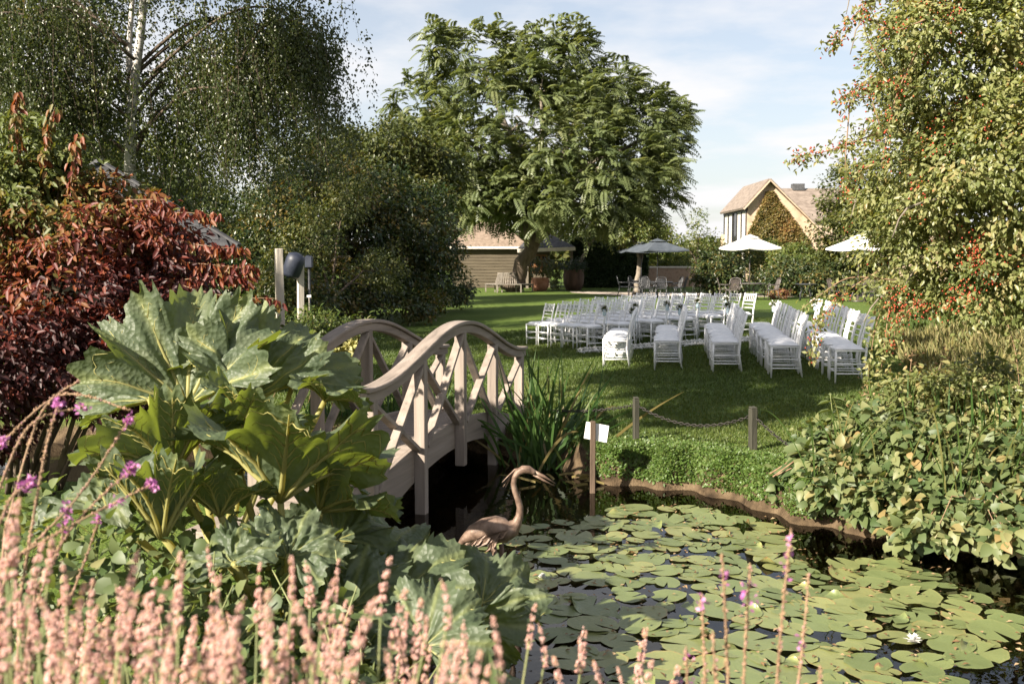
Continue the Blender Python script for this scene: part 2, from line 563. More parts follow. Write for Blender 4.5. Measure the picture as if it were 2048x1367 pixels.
class MB:
    def __init__(self):
        self.v = []
        self.f = []

    def box(self, c, s, R=None):
        i = len(self.v)
        for dx in (-.5, .5):
            for dy in (-.5, .5):
                for dz in (-.5, .5):
                    p = Vector((dx * s[0], dy * s[1], dz * s[2]))
                    if R is not None:
                        p = R @ p
                    self.v.append(Vector(c) + p)
        for q in ((0, 1, 3, 2), (4, 6, 7, 5), (0, 4, 5, 1), (2, 3, 7, 6), (0, 2, 6, 4), (1, 5, 7, 3)):
            self.f.append([i + k for k in q])
        return self

    def bar(self, a, b, w, h, up=(0, 0, 1)):
        a, b = Vector(a), Vector(b)
        d = (b - a)
        L = d.length
        d.normalize()
        s = d.cross(Vector(up))
        if s.length < 1e-4:
            s = d.cross(Vector((1, 0, 0)))
        s.normalize()
        u = s.cross(d)
        R = Matrix((d, s, u)).transposed()
        return self.box((a + b) / 2, (L, w, h), R)

    def tube(self, pts, rad, n=8, cap=True, ry=None):
        pts = [Vector(p) for p in pts]
        if not hasattr(rad, '__len__'):
            rad = [rad] * len(pts)
        base = len(self.v)
        prev = None
        for k, p in enumerate(pts):
            d = pts[min(k + 1, len(pts) - 1)] - pts[max(k - 1, 0)]
            if d.length < 1e-9:
                d = Vector((0, 0, 1))
            d.normalize()
            if prev is None:
                a = d.cross(Vector((0.31, 0.95, 0.05)))
                if a.length < 1e-3:
                    a = d.cross(Vector((1, 0, 0)))
            else:
                a = prev - d * prev.dot(d)
            a.normalize()
            prev = a
            b = d.cross(a)
            for j in range(n):
                t = 2 * math.pi * j / n
                self.v.append(p + a * (rad[k] * math.cos(t)) + b * (rad[k] * math.sin(t) * (1 if ry is None else ry[k])))
        for k in range(len(pts) - 1):
            for j in range(n):
                j2 = (j + 1) % n
                self.f.append([base + k * n + j, base + k * n + j2, base + (k + 1) * n + j2, base + (k + 1) * n + j])
        if cap:
            self.f.append([base + j for j in range(n)][::-1])
            self.f.append([base + (len(pts) - 1) * n + j for j in range(n)])
        return self

    def lathe(self, prof, n=16, c=(0, 0, 0)):
        base = len(self.v)
        for r, z in prof:
            for j in range(n):
                t = 2 * math.pi * j / n
                self.v.append(Vector((c[0] + r * math.cos(t), c[1] + r * math.sin(t), c[2] + z)))
        for k in range(len(prof) - 1):
            for j in range(n):
                j2 = (j + 1) % n
                self.f.append([base + k * n + j, base + k * n + j2, base + (k + 1) * n + j2, base + (k + 1) * n + j])
        self.f.append([base + j for j in range(n)][::-1])
        self.f.append([base + (len(prof) - 1) * n + j for j in range(n)])
        return self

    def poly(self, pts):
        i = len(self.v)
        self.v += [Vector(p) for p in pts]
        self.f.append(list(range(i, i + len(pts))))
        return self

    def slab(self, pts, t):
        """extrude polygon pts by vector t"""
        t = Vector(t)
        i = len(self.v)
        n = len(pts)
        self.v += [Vector(p) for p in pts] + [Vector(p) + t for p in pts]
        self.f.append(list(range(i, i + n))[::-1])
        self.f.append(list(range(i + n, i + 2 * n)))
        for k in range(n):
            k2 = (k + 1) % n
            self.f.append([i + k, i + k2, i + n + k2, i + n + k])
        return self

    def mesh(self, name, smooth=False):
        me = bpy.data.meshes.new(name)
        me.from_pydata([tuple(v) for v in self.v], [], self.f)
        if smooth:
            me.polygons.foreach_set('use_smooth', np.ones(len(me.polygons), dtype=bool))
        me.update()
        return me

    def build(self, name, mat, parent=None, smooth=False, world=False, bevel=0.0):
        me = self.mesh(name, smooth)
        if bevel:
            import bmesh
            bm = bmesh.new()
            bm.from_mesh(me)
            bmesh.ops.recalc_face_normals(bm, faces=bm.faces)
            bmesh.ops.bevel(bm, geom=[e for e in bm.edges if e.calc_face_angle(0) > 0.6], offset=bevel, segments=1, affect='EDGES')
            bm.to_mesh(me)
            bm.free()
        o = link(name, me, mat)
        if parent is not None:
            if world:
                keep(o, parent)
            else:
                o.parent = parent
        return o


def unit(a):
    return a / np.maximum(np.linalg.norm(a, axis=1, keepdims=True), 1e-9)


def rdirs(n):
    return unit(rng.normal(size=(n, 3)))


def leaf_arrays(P, D, N, L, Wd, tint, fold=0.18, droop=0.12, ovate=False):
    P, D, N = np.asarray(P, float), unit(np.asarray(D, float)), np.asarray(N, float)
    S = unit(np.cross(D, N))
    N2 = np.cross(S, D)
    n = len(P)
    L = np.broadcast_to(np.asarray(L, float).reshape(-1, 1), (n, 1))
    Wd = np.broadcast_to(np.asarray(Wd, float).reshape(-1, 1), (n, 1))
    idx = np.arange(n)
    if ovate == 'broad':
        rows = ((.14, .36), (.40, .50), (.72, .34))
        cup = fold * (.6 + .8 * rng.random((n, 1)))
        dr = droop * (.4 + 1.4 * rng.random((n, 1)))
        tw = rng.normal(0, .10, (n, 1))
        vs = [P]
        for t_, w_ in rows:
            mid_ = P + D * L * t_ - N2 * L * dr * t_ * t_
            ww = Wd * w_ * (.85 + .3 * rng.random((n, 1)))
            vs += [mid_ + S * ww + N2 * (ww * (cup * 1.2 + tw)), mid_, mid_ - S * ww + N2 * (ww * (cup * 1.2 - tw))]
        vs.append(P + D * L * 1.02 - N2 * L * dr)
        v = np.stack(vs, 1)
        b = idx[:, None] * 11
        tri = np.array([(0, 1, 2), (0, 2, 3), (7, 10, 8), (8, 10, 9), (1, 4, 5), (1, 5, 2), (2, 5, 6), (2, 6, 3), (4, 7, 8), (4, 8, 5), (5, 8, 9), (5, 9, 6)])
        f = (b[:, :, None] + tri[None]).reshape(-1, 3)
        return v.reshape(-1, 3), f, np.repeat(tint, 11)
    if not ovate:
        v = np.stack([P, P + D * L * .45 + S * Wd * .5 + N2 * Wd * fold, P + D * L - N2 * L * droop, P + D * L * .45 - S * Wd * .5 + N2 * Wd * fold], 1)
        f = np.concatenate([np.stack([idx * 4, idx * 4 + 1, idx * 4 + 2], 1), np.stack([idx * 4, idx * 4 + 2, idx * 4 + 3], 1)])
        t = np.repeat(tint, 4)
    else:
        v = np.stack([P, P + D * L * .25 + S * Wd * .45 + N2 * Wd * fold, P + D * L * .65 + S * Wd * .38 + N2 * (Wd * fold - L * droop * .4),
                      P + D * L - N2 * L * droop, P + D * L * .65 - S * Wd * .38 + N2 * (Wd * fold - L * droop * .4), P + D * L * .25 - S * Wd * .45 + N2 * Wd * fold], 1)
        f = np.concatenate([np.stack([idx * 6, idx * 6 + 1, idx * 6 + 2, idx * 6 + 3], 1), np.stack([idx * 6, idx * 6 + 3, idx * 6 + 4, idx * 6 + 5], 1)])
        t = np.repeat(tint, 6)
    return v.reshape(-1, 3), f, t


def leaves(name, mat, P, D, N, L, Wd, tint, parent=None, **kw):
    v, f, t = leaf_arrays(P, D, N, L, Wd, tint, **kw)
    me = np_mesh(name, v, f, t, smooth=(kw.get('ovate') == 'broad'))
    o = link(name, me, mat)
    if parent is not None:
        keep(o, parent)
        if name in ('foliage', 'spray_leaves', 'leaves', 'blossom', 'seed_heads', 'flowers'):
            o['kind'] = 'stuff'
    return o


def shell(c, r, n, inner=0.55):
    """points in an ellipsoid shell, more to the outside"""
    d = rdirs(n)
    s = inner + (1 - inner) * rng.random(n) ** 0.6
    return np.asarray(c) + d * s[:, None] * np.asarray(r), d


def clumped(lobes, nclump, per, csize, thick=0.55, flat=0.7):
    """clump centres in lobes weighted by surface, then leaf points in the clumps"""
    wts = np.array([(r[0] * r[2] + r[1] * r[2]) for c, r in lobes])
    wts = wts / wts.sum()
    C, O = [], []
    for (c, r), w in zip(lobes, wts):
        p, d = shell(c, r, max(3, int(nclump * w)), thick)
        C.append(p)
        O.append(d)
    C, O = np.concatenate(C), np.concatenate(O)
    k = len(C)
    size = csize * (0.6 + 0.8 * rng.random(k))
    cid = np.repeat(np.arange(k), per)
    off = rdirs(k * per) * (rng.random(k * per) ** 0.45)[:, None] * size[cid][:, None]
    off[:, 2] *= flat
    ctint = rng.normal(0, 0.16, k)
    return C[cid] + off, O[cid], ctint[cid], off / size[cid][:, None], C, O


def lobes_px(lst):
    out = []
    for px, py, d, rx, rz, ry in lst:
        p = W(px, py, d)
        s = d / F
        out.append(((p.x, p.y, p.z), (rx * s, ry, rz * s)))
    return out


def limb_tubes(base, lobes, r0, n_limbs, seed, fork=0.35):
    """trunk that forks into limbs reaching into the lobes"""
    rd = random.Random(seed)
    mb_t, limbs = MB(), []
    base = Vector(base)
    cx = sum(c[0] for c, r in lobes) / len(lobes)
    cy = sum(c[1] for c, r in lobes) / len(lobes)
    zt = min(c[2] - r[2] * .3 for c, r in lobes)
    top = base.lerp(Vector((cx, cy, max(zt, base.z + 1))), 0.75)
    pts, rad = [], []
    for k in range(7):
        t = k / 6
        p = base.lerp(top, t) + Vector((rd.uniform(-1, 1), rd.uniform(-1, 1), 0)) * r0 * .25 * (0 < k)
        pts.append(p)
        rad.append(r0 * (1.35 if k == 0 else 1.0 - .35 * t))
    mb_t.tube(pts, rad, 10)
    for (c, r) in lobes[:n_limbs]:
        mb = MB()
        end = Vector(c) + Vector((rd.uniform(-.2, .2) * r[0], rd.uniform(-.2, .2) * r[1], r[2] * rd.uniform(-.3, .15)))
        st = pts[rd.choice((4, 5, 6))]
        q, qr = [], []
        sag = (end - st).length * .12
        for k in range(7):
            t = k / 6
            p = st.lerp(end, t) + Vector((rd.uniform(-1, 1), rd.uniform(-1, 1), rd.uniform(-1, 1))) * sag * .25 * math.sin(math.pi * t) + Vector((0, 0, sag * math.sin(math.pi * t)))
            q.append(p)
            qr.append(r0 * .5 * (1 - .85 * t))
        mb.tube(q, qr, 7)
        for k in (2, 3, 4, 5):
            for _ in range(2):
                e = q[k] + Vector((rd.uniform(-1, 1) * r[0], rd.uniform(-1, 1) * r[1], rd.uniform(-.3, .8) * r[2])) * .7
                mb.tube([q[k], q[k].lerp(e, .5) + Vector((0, 0, r[2] * .08)), e], [qr[k] * .55, qr[k] * .35, qr[k] * .1], 5)
        limbs.append(mb)
    return mb_t, limbs


def tree(name, label, lobes, base, mat, nclump, per, csize, lsize, r0=0.15, bark='bark_dark', group=None, thick=0.5, seed=1, cat='tree', limbs=5, droop=0.35, trunk=True, aspect=0.6, flat=0.7, vary=1.0):
    root = thing(name, label, cat, base, 0, group)
    if trunk:
        mt, ml = limb_tubes(base, lobes, r0, limbs, seed)
        mt.build('trunk', bark, root, True, True)
        for m in ml:
            m.build('branch', bark, root, True, True)
    P, O, ct, loc, C, CO = clumped(lobes, nclump, per, csize, thick, flat)
    n = len(P)
    D = unit(loc * 0.8 + O * .35 + rdirs(n) * .8 + np.array([0, 0, -droop]))
    N = unit(O * .5 + np.array([0, 0, .8]) + rdirs(n) * .6)
    L = lsize * (.6 + .8 * rng.random(n))
    tint = np.clip(.42 + ct * vary + rng.normal(0, .18, n), 0, 1)
    leaves('crown', mat, P, D, N, L, L * aspect, tint, root)
    return root


# ------------------------------------------------------------------ terrain
WATER = -0.38
POND = np.array([(0.45, 10.3), (0.74, 9.55), (1.29, 9.3), (1.70, 9.0), (2.04, 8.55), (2.28, 7.95), (2.62, 7.75), (2.95, 7.45), (3.3, 7.2),
                 (3.9, 7.1), (5.5, 6.6), (6.5, 4.5), (5.0, 2.6), (1.5, 2.35), (0.3, 2.7), (-0.45, 3.6), (-0.75, 4.8), (-0.85, 6.2),
                 (-1.05, 7.1), (-2.2, 8.0), (-4.5, 8.8), (-7.5, 9.6), (-7.5, 11.4), (-4.5, 11.5), (-2.2, 11.5), (-0.6, 11.1)])


def poly_sd(x, y, poly):
    """signed distance, negative inside"""
    d = np.full(x.shape, 1e9)
    inside = np.zeros(x.shape, bool)
    n = len(poly)
    for i in range(n):
        ax, ay = poly[i]
        bx, by = poly[(i + 1) % n]
        ex, ey = bx - ax, by - ay
        t = np.clip(((x - ax) * ex + (y - ay) * ey) / (ex * ex + ey * ey), 0, 1)
        d = np.minimum(d, np.hypot(x - ax - t * ex, y - ay - t * ey))
        c = ((ay > y) != (by > y)) & (x < (bx - ax) * (y - ay) / (by - ay + 1e-12) + ax)
        inside ^= c
    return np.where(inside, -d, d)


def sstep(a, b, x):
    t = np.clip((x - a) / (b - a), 0, 1)
    return t * t * (3 - 2 * t)


def ground_z(x, y):
    x, y = np.asarray(x, float), np.asarray(y, float)
    lawn = 0.055 * (np.clip(x, -1.0, 6.0) - 3.0)
    lawn = lawn * (1 - sstep(28, 42, y)) * (0.55 + 0.45 * sstep(10, 16, y))
    lawn = lawn + 0.45 * sstep(5.6, 9.0, x - 0.12 * (y - 12)) * sstep(8, 10, y) * (1 - sstep(20, 30, y))     # mound on the right
    lawn = lawn + 0.22 * (1 - sstep(1.5, 4.0, y))
    sd = poly_sd(x, y, POND)
    wob = 0.07 * np.sin(x * 5.1 + y * 2.3) + 0.05 * np.sin(x * 11.0 - y * 7.0)
    k = sstep(0.16, -0.16, sd + wob)
    bed = -0.52 - 0.5 * sstep(0.0, -1.2, sd)
    return lawn * (1 - k) + bed * k


def gz(x, y):
    return float(ground_z(np.array([x]), np.array([y]))[0])


xs = np.concatenate([-np.geomspace(900, 9.2, 26), np.arange(-9, 9.01, .11), np.geomspace(9.2, 900, 26)])
ys = np.concatenate([-np.geomspace(60, 1.2, 10), np.arange(-1, 17.01, .11), np.geomspace(17.2, 1600, 60)])
XX, YY = np.meshgrid(xs, ys)
ZZ = ground_z(XX, YY)
near = (np.abs(XX) < 9) & (YY < 17) & (YY > -1)
ZZ = ZZ + near * 0.012 * np.sin(XX * 3.1) * np.cos(YY * 2.7)
nx, ny = len(xs), len(ys)
ii = (np.arange(ny - 1)[:, None] * nx + np.arange(nx - 1)[None, :]).ravel()
gm = np_mesh('ground', np.stack([XX.ravel(), YY.ravel(), ZZ.ravel()], 1), np.stack([ii, ii + 1, ii + nx + 1, ii + nx], 1), smooth=True)
tag(link('lawn', gm, 'lawn_ground'), 'mown green lawn with earth banks round the pond', 'lawn', kind='structure')

mb = MB().poly([(-8.5, 1.8, WATER), (8, 1.8, WATER), (8, 12.5, WATER), (-8.5, 12.5, WATER)])
tag(mb.build('pond_water', 'pond_water'), 'dark still pond water', 'water', kind='structure')

mb = MB().poly([(3.2, 55.5, .012), (19, 50.5, .012), (19, 47.5, .012), (6, 47.5, .012), (3.2, 53.5, .012)])
tag(mb.build('path', 'gravel'), 'pale gravel path behind the lawn', 'path', kind='structure')

# ------------------------------------------------------------------ short grass on the lawn and bank (uncountable)
n = 210000
d = 6.8 + (27 - 6.8) * rng.random(n) ** 1.7
xg = (rng.random(n) * 1.16 - 0.42) * d * 0.62
zg = ground_z(xg, d)
sdg = poly_sd(xg, d, POND)
ok = (sdg > 0.03) & (zg > -0.34)
xg, d, zg, sdg = xg[ok], d[ok], zg[ok], sdg[ok]
n = len(xg)
h = (0.026 + 0.022 * rng.random(n)) * (1 + 0.9 * np.exp(-sdg / .35)) * (0.8 + d * 0.035)
Dg = unit(np.stack([rng.normal(0, .5, n), rng.normal(0, .5, n), np.ones(n)], 1))
Ng = unit(np.stack([rng.normal(0, 1, n), rng.normal(-.4, 1, n), np.zeros(n)], 1))
patch = .5 + .25 * np.sin(xg * 1.3 + 1) * np.cos(d * .9) + rng.normal(0, .2, n)
tag(leaves('grass', 'grass_blade', np.stack([xg, d, zg - .004], 1), Dg, Ng, h, .0045 + d * .0006, np.clip(patch, 0, 1), fold=0, droop=.2),
    'short green mown grass of the lawn and pond bank', 'grass', kind='stuff')

# long pale grass on the mound under the rose bush
n = 26000
d = 9.5 + 9 * rng.random(n)
xg = 4.6 + (d - 9.5) * .25 + 4.5 * rng.random(n)
zg = ground_z(xg, d)
n = len(xg)
h = .10 + .24 * rng.random(n)
Dg = unit(np.stack([rng.normal(.1, .45, n), rng.normal(0, .45, n), np.ones(n)], 1))
tag(leaves('long_grass', 'meadow_blade', np.stack([xg, d, zg - .01], 1), Dg, rdirs(n), h, .009 + .006 * rng.random(n), rng.random(n), fold=0, droop=.35),
    'long pale rough grass on the mound under the berry bush', 'grass', kind='stuff')

# low leafy cover hanging over the bank edge
n = 34000
tt = rng.random(n) * 1.35
ex = np.interp(tt, [0, .25, .45, .65, .85, 1.0, 1.35], [.8, 1.29, 1.70, 2.04, 2.28, 2.62, 3.6])
ey = np.interp(tt, [0, .25, .45, .65, .85, 1.0, 1.35], [9.55, 9.3, 9.0, 8.55, 7.95, 7.75, 7.1])
off = rng.normal(.13, .19, n)
xg = ex + off * .55 + rng.normal(0, .06, n)
yg = ey + off * .8 + rng.normal(0, .06, n)
zg = ground_z(xg, yg)
ok = (zg > WATER + .05)
bald = np.sin(xg * 6.3) * np.sin(yg * 5.1) + rng.normal(0, .35, n)
ok &= (bald > -.75) | (zg > -.15)
xg, yg, zg = xg[ok], yg[ok], zg[ok]
n = len(xg)
P = np.stack([xg, yg, zg + .03 * rng.random(n)], 1)
tag(leaves('bank_creeper', 'ivy_leaf', P, unit(rdirs(n) + np.array([-.2, -.5, .1])), unit(np.array([-.2, -.5, .9]) + rdirs(n) * .5), .022 + .018 * rng.random(n), .02 + .014 * rng.random(n), np.clip(rng.normal(.45, .25, n), 0, 1)),
    'low creeping leaves spilling over the earth pond bank', 'ground cover', kind='stuff')

# ------------------------------------------------------------------ bridge
BD = Vector((0.267, 0.9637, 0))
BN = Vector((-0.9637, 0.267, 0))
B0 = Vector((-1.045, 7.25, 0))
SP = 1.055
BL = 4 * SP
BWID = 0.95
bridge = thing('footbridge', 'arched weathered timber footbridge with curved handrails over the pond', 'bridge', (-0.47, 9.35, WATER))


def rail_z(s):      # s from -.2 to BL+.2 ; top of the handrail
    u = (s - BL / 2) / (BL / 2)
    base = 0.76 + 0.39 * (0.5 + 0.5 * math.cos(math.pi * min(1, abs(u) * .97)))
    return base + 0.035 - .03 * u


def deck_z(s):
    u = (s - BL / 2) / (BL / 2)
    return 0.20 - 0.24 * u * u - .02 * u


def bp(s, side, z):
    p = B0 + BD * s + BN * side
    return Vector((p.x, p.y, z))


for side in (0.0, BWID):
    # handrail: thick curved beam and a flat cap
    N = 44
    ss = [-.14 + (BL + .28) * k / N for k in range(N + 1)]
    for nm, w, z0, z1 in (('handrail', .085, -.115, -.036), ('rail_cap', .135, -.034, 0)):
        m = MB()
        for s in ss:
            for sw, zz in ((-w / 2, z0), (w / 2, z0), (w / 2, z1), (-w / 2, z1)):
                m.v.append(bp(s, side + sw, rail_z(s) + zz))
        for k in range(N):
            for j in range(4):
                j2 = (j + 1) % 4
                m.f.append([k * 4 + j, k * 4 + j2, (k + 1) * 4 + j2, (k + 1) * 4 + j])
        m.f.append([0, 3, 2, 1])
        m.f.append([N * 4 + j for j in range(4)])
        m.build(nm, 'oak_grey', bridge, False, True, bevel=.006)
    # posts
    for k in range(5):
        s = k * SP
        zb = (-.75, -.62, -.18, -.62, -.6)[k]
        m = MB().box((bp(s, side, (rail_z(s) - .10 + zb) / 2)), (.085, .095, rail_z(s) - .10 - zb), Matrix.Rotation(math.atan2(BD.y, BD.x), 3, 'Z'))
        m.build('post', 'oak_post', bridge, False, True, bevel=.005)
    # crossed braces in each bay
    for k in range(4):
        s0, s1 = k * SP + .05, (k + 1) * SP - .05
        for q, (a, b) in enumerate(((s0, s1), (s1, s0))):
            off = side + (.019 if q else -.019)
            MB().bar(bp(a, off, deck_z(a) + .03), bp(b, off, rail_z(b) - .13), .036, .07, up=BN).build('brace', 'oak_post', bridge, False, True, bevel=.003)
    # arched side beam
    m = MB()
    N = 30
    o = .068 if side == 0 else -.068
    for k in range(N + 1):
        s = -.1 + (BL + .2) * k / N
        u = (s - BL / 2) / (BL / 2)
        zt = deck_z(s) + .035
        zb = -.015 - .36 * u * u
        if abs(u) > .99:
            zb = min(zb, zt - .12)
        for sw, zz in ((-.022, zb), (.022, zb), (.022, zt), (-.022, zt)):
            m.v.append(bp(s, side + o + sw, zz))
    for k in range(N):
        for j in range(4):
            j2 = (j + 1) % 4
            m.f.append([k * 4 + j, k * 4 + j2, (k + 1) * 4 + j2, (k + 1) * 4 + j])
    m.f.append([0, 3, 2, 1])
    m.f.append([N * 4 + j for j in range(4)])
    m.build('side_beam', 'oak_grey', bridge, False, True, bevel=.004)

# deck boards with grooves
m = MB()
LEN = BWID - .19
for j in range(7):
    m.box((-.0545 + j * .0182, 0, -.004), (.0135, LEN, .012))
m.box((0, 0, -.016), (.123, LEN, .02))
bme = m.mesh('board')
bme.materials.append(MATS['oak_board'])
s = -.42
while s < BL + .45:
    o = link('deck_board', bme)
    sl_ = (deck_z(s + .05) - deck_z(s - .05)) / .1
    c = bp(s, BWID / 2 + random.uniform(-.006, .006), deck_z(s))
    keep(o, bridge)
    o.matrix_parent_inverse = Matrix.Translation(bridge.location).inverted()
    o.location = c
    o.rotation_euler = (0, -math.atan(sl_), math.atan2(BD.y, BD.x))
    s += .128
# a landing step at the near end
m = MB()
m.box(bp(-.72, BWID / 2, -.10), (.42, 1.0, .05), Matrix.Rotation(math.atan2(BD.y, BD.x), 3, 'Z'))
m.build('landing_step', 'oak_grey', bridge, False, True, bevel=.006)
m = MB()
m.box(bp(-.86, BWID / 2, -.24), (.10, .98, .22), Matrix.Rotation(math.atan2(BD.y, BD.x), 3, 'Z'))
m.build('step_riser', 'oak_grey', bridge, False, True, bevel=.006)

# ------------------------------------------------------------------ heron statue
HD = 6.5
heron = thing('heron_statue', 'rusty metal heron statue with open beak standing in the pond', 'statue', G(1000, 1160, WATER))
path = [(912, 1098, .008), (926, 1080, .025), (945, 1066, .055), (968, 1060, .082), (992, 1058, .092), (1012, 1059, .082), (1026, 1055, .056), (1034, 1044, .034), (1039, 1030, .025),
        (1040, 1014, .0225), (1036, 998, .021), (1030, 982, .0195), (1027, 967, .0185), (1029, 954, .0195), (1036, 944, .024), (1046, 938.5, .0285), (1057, 938.5, .0275), (1066, 943, .02), (1072, 947, .015)]
m = MB()
pts = [W(a, b, HD) for a, b, r in path]
m.tube(pts, [r for a, b, r in path], 14, ry=[1.0] * len(path))
body = m.build('body', 'rust_bronze', heron, True, True)
m = MB()
m.tube([W(1068, 943, HD), W(1088, 952, HD), W(1110.5, 966, HD)], [.0145, .010, .0025], 8)
m.build('upper_beak', 'rust_bronze', heron, True, True)
m = MB()
m.tube([W(1067, 948, HD), W(1086, 959, HD), W(1109, 971, HD)], [.0105, .008, .0025], 8)
m.build('lower_beak', 'rust_bronze', heron, True, True)
for k, (x, y) in enumerate(((1004, 964), (1006, 973), (1011, 974), (1009, 958), (1016, 965))):
    m = MB()
    m.tube([W(1042, 936, HD), W(1030, 938 + k, HD), W((1030 + x) / 2, (940 + y) / 2 - 1, HD + .01 * (k - 2)), W(x, y, HD + .015 * (k - 2))], [.006, .006, .0045, .002], 6)
    m.build('crest_plume', 'rust_bronze', heron, True, True)
for sd in (-1, 1):
    for k, (x0, y0, x1, y1, w) in enumerate(((1018, 1050, 985, 1072, .055), (1005, 1052, 968, 1082, .05), (990, 1056, 950, 1090, .045), (1000, 1064, 972, 1096, .04), (975, 1058, 935, 1092, .04), (960, 1064, 920, 1108, .03), (985, 1072, 985, 1110, .03))):
        a, b = W(x0, y0, HD), W(x1, y1, HD)
        c = a.lerp(b, .5)
        yo = Vector((0, sd * .092, 0))
        yo2 = Vector((0, sd * .075, 0))
        dd = (b - a).normalized()
        up = Vector((-dd.z, 0, dd.x)) * w * .5
        m = MB()
        m.slab([a + yo, c + yo * 1.05 + up, b + yo2, c + yo * 1.05 - up], (0, sd * .006, 0))
        m.build('wing_feather', 'rust_bronze', heron, False, True)
for k, (x, y) in enumerate(((988, 1090), (1002, 1088))):
    a = W(x, y, HD + .03 * (k * 2 - 1))
    m = MB()
    m.tube([a, a + Vector((.02, 0, -.16)), a + Vector((.0, 0, -.62))], [.018, .011, .010], 8)
    m.build('leg', 'rust_bronze', heron, True, True)


# ------------------------------------------------------------------ gunnera
def gunnera_leaf(root, crown, basepx, d, axis, half, L, span, cdir, seed, flare=.25, nlobe=7, crink=1.0):
    rs = np.random.default_rng(seed)
    base = W(basepx[0], basepx[1], d)
    A = Vector(axis).normalized()
    U = Vector(cdir)
    U = (U - A * U.dot(A)).normalized()
    V = A.cross(U)
    A, U, V = np.array(A), np.array(U), np.array(V)
    ns, na = 30, 150
    ph = np.linspace(-span / 2, span / 2, na)
    s = np.linspace(.0, 1, ns) ** .85
    PH, S = np.meshgrid(ph, s)
    lw = span / nlobe
    lob = np.abs(np.cos(math.pi * PH / lw)) ** .55
    lob = np.where(np.abs(np.cos(math.pi * (PH) / lw)) >= 0, lob, lob)
    cen = .80 + .20 * np.cos(PH / (span / 2) * math.pi * .5)
    teeth = .045 * np.abs((PH * 11 / lw * .5) % 1 - .5) * 2 + .03 * np.sin(PH * 53 + rs.random() * 6) + .03 * np.interp(PH, ph, rs.normal(0, 1, na))
    R = L * cen * (.78 + .20 * lob) + L * teeth * S ** 3
    h = half + flare * (S ** 1.7) + .10 * np.sin(PH * 2.3 + rs.random() * 6) * S + .16 * np.sin(PH * 7 + rs.random() * 6) * S ** 4
    h = np.clip(h, .1, 2.2)
    c, sn = np.cos(h)[..., None], np.sin(h)[..., None]
    rad = np.cos(PH)[..., None] * U + np.sin(PH)[..., None] * V
    P = np.array(base) + (A * c + rad * sn) * (R * S)[..., None]
    Nout = rad * c - A * sn
    pleat = -.055 * L * S * (np.cos(2 * math.pi * PH / lw)) * (1 - .3 * S)
    cr = np.zeros_like(S)
    for k in range(7):
        fa, fs, p1, p2 = rs.uniform(4, 26), rs.uniform(4, 18), rs.random() * 6, rs.random() * 6
        cr += np.sin(PH * fa + p1) * np.sin(S * fs + p2) / (1 + .06 * fa)
    P = P - Nout * (pleat + crink * .016 * L * cr * S ** .7)[..., None]
    vein = np.exp(-((PH / lw - np.round(PH / lw)) * lw * (S + .1) * 26) ** 2)
    ii = (np.arange(ns - 1)[:, None] * na + np.arange(na - 1)[None, :]).ravel()
    me = np_mesh('leaf', P.reshape(-1, 3), np.stack([ii, ii + 1, ii + na + 1, ii + na], 1), np.clip(vein * .8, 0, 1).ravel(), smooth=True)
    lo = link('leaf', me, 'gunnera_blade')
    keep(lo, root)
    # raised ribs on the underside, one mesh per leaf
    m = MB()
    half_n = nlobe // 2
    for i in range(-half_n, half_n + 1):
        p0 = i * lw
        if abs(p0) > span / 2 - .02:
            continue
        ja = int(np.argmin(np.abs(ph - p0)))
        col = [Vector(P[k, ja] + Nout[k, ja] * .006) for k in range(0, ns - 2, 3)]
        w0 = .015 * L / .6
        m.tube(col, [w0 * (1 - .85 * k / (len(col) - 1)) for k in range(len(col))], 5)
        for k0 in (6, 10, 14, 18, 22):
            for sg in (-1, 1):
                jj = [int(np.clip(ja + sg * q * (na * lw / span) * .055, 0, na - 1)) for q in range(8)]
                kk = [min(ns - 1, k0 + int(q * 1.1)) for q in range(8)]
                c2 = [Vector(P[k, j] + Nout[k, j] * .005) for k, j in zip(kk, jj)]
                m.tube(c2, [w0 * (.34 - .036 * q) for q in range(8)], 4)
    me = m.mesh('rib', True)
    at = me.attributes.new('tint', 'FLOAT', 'POINT')
    ro = link('ribs', me, 'gunnera_rib')
    ro.parent = lo
    ro.matrix_parent_inverse = Matrix.Identity(4)
    # stalk
    m = MB()
    cr = Vector(crown)
    b2 = base + Vector(A) * .01
    mid = cr.lerp(b2, .55) + Vector((0, 0, -.08)) + Vector(A) * -.10
    pts = []
    for k in range(9):
        t = k / 8
        pts.append(cr * (1 - t) ** 2 + mid * 2 * t * (1 - t) + b2 * t * t)
    m.tube(pts, [.024 - .008 * k / 8 for k in range(9)], 8)
    me = m.mesh('stalk', True)
    me.attributes.new('tint', 'FLOAT', 'POINT')
    so = link('stalk', me, 'gunnera_rib')
    keep(so, root)


R_ = math.radians
ca = Vector((-1.75, 5.9, gz(-1.75, 5.9) - .02))
ga = thing('gunnera_plant', 'giant gunnera with wide grey-green leaves standing upright beside the bridge foot', 'plant', ca)
gunnera_leaf(ga, ca, (375, 812), 6.0, (.05, -.62, .75), R_(50), .78, R_(215), (0, 0, 1), 11, .12)
gunnera_leaf(ga, ca, (505, 800), 6.1, (.25, -.55, .80), R_(46), .62, R_(220), (.15, 0, 1), 12, .2, crink=1.6)
gunnera_leaf(ga, ca, (585, 770), 6.3, (.35, -.30, .88), R_(58), .50, R_(280), (.4, 0, 1), 13, .3, crink=1.5)
gunnera_leaf(ga, ca, (300, 800), 6.2, (-.55, -.35, .75), R_(55), .50, R_(260), (-.6, 0, .8), 14, .25)
gunnera_leaf(ga, ca, (490, 850), 5.6, (.5, .15, .85), R_(52), .42, R_(250), (.6, -.2, .8), 15, .2)
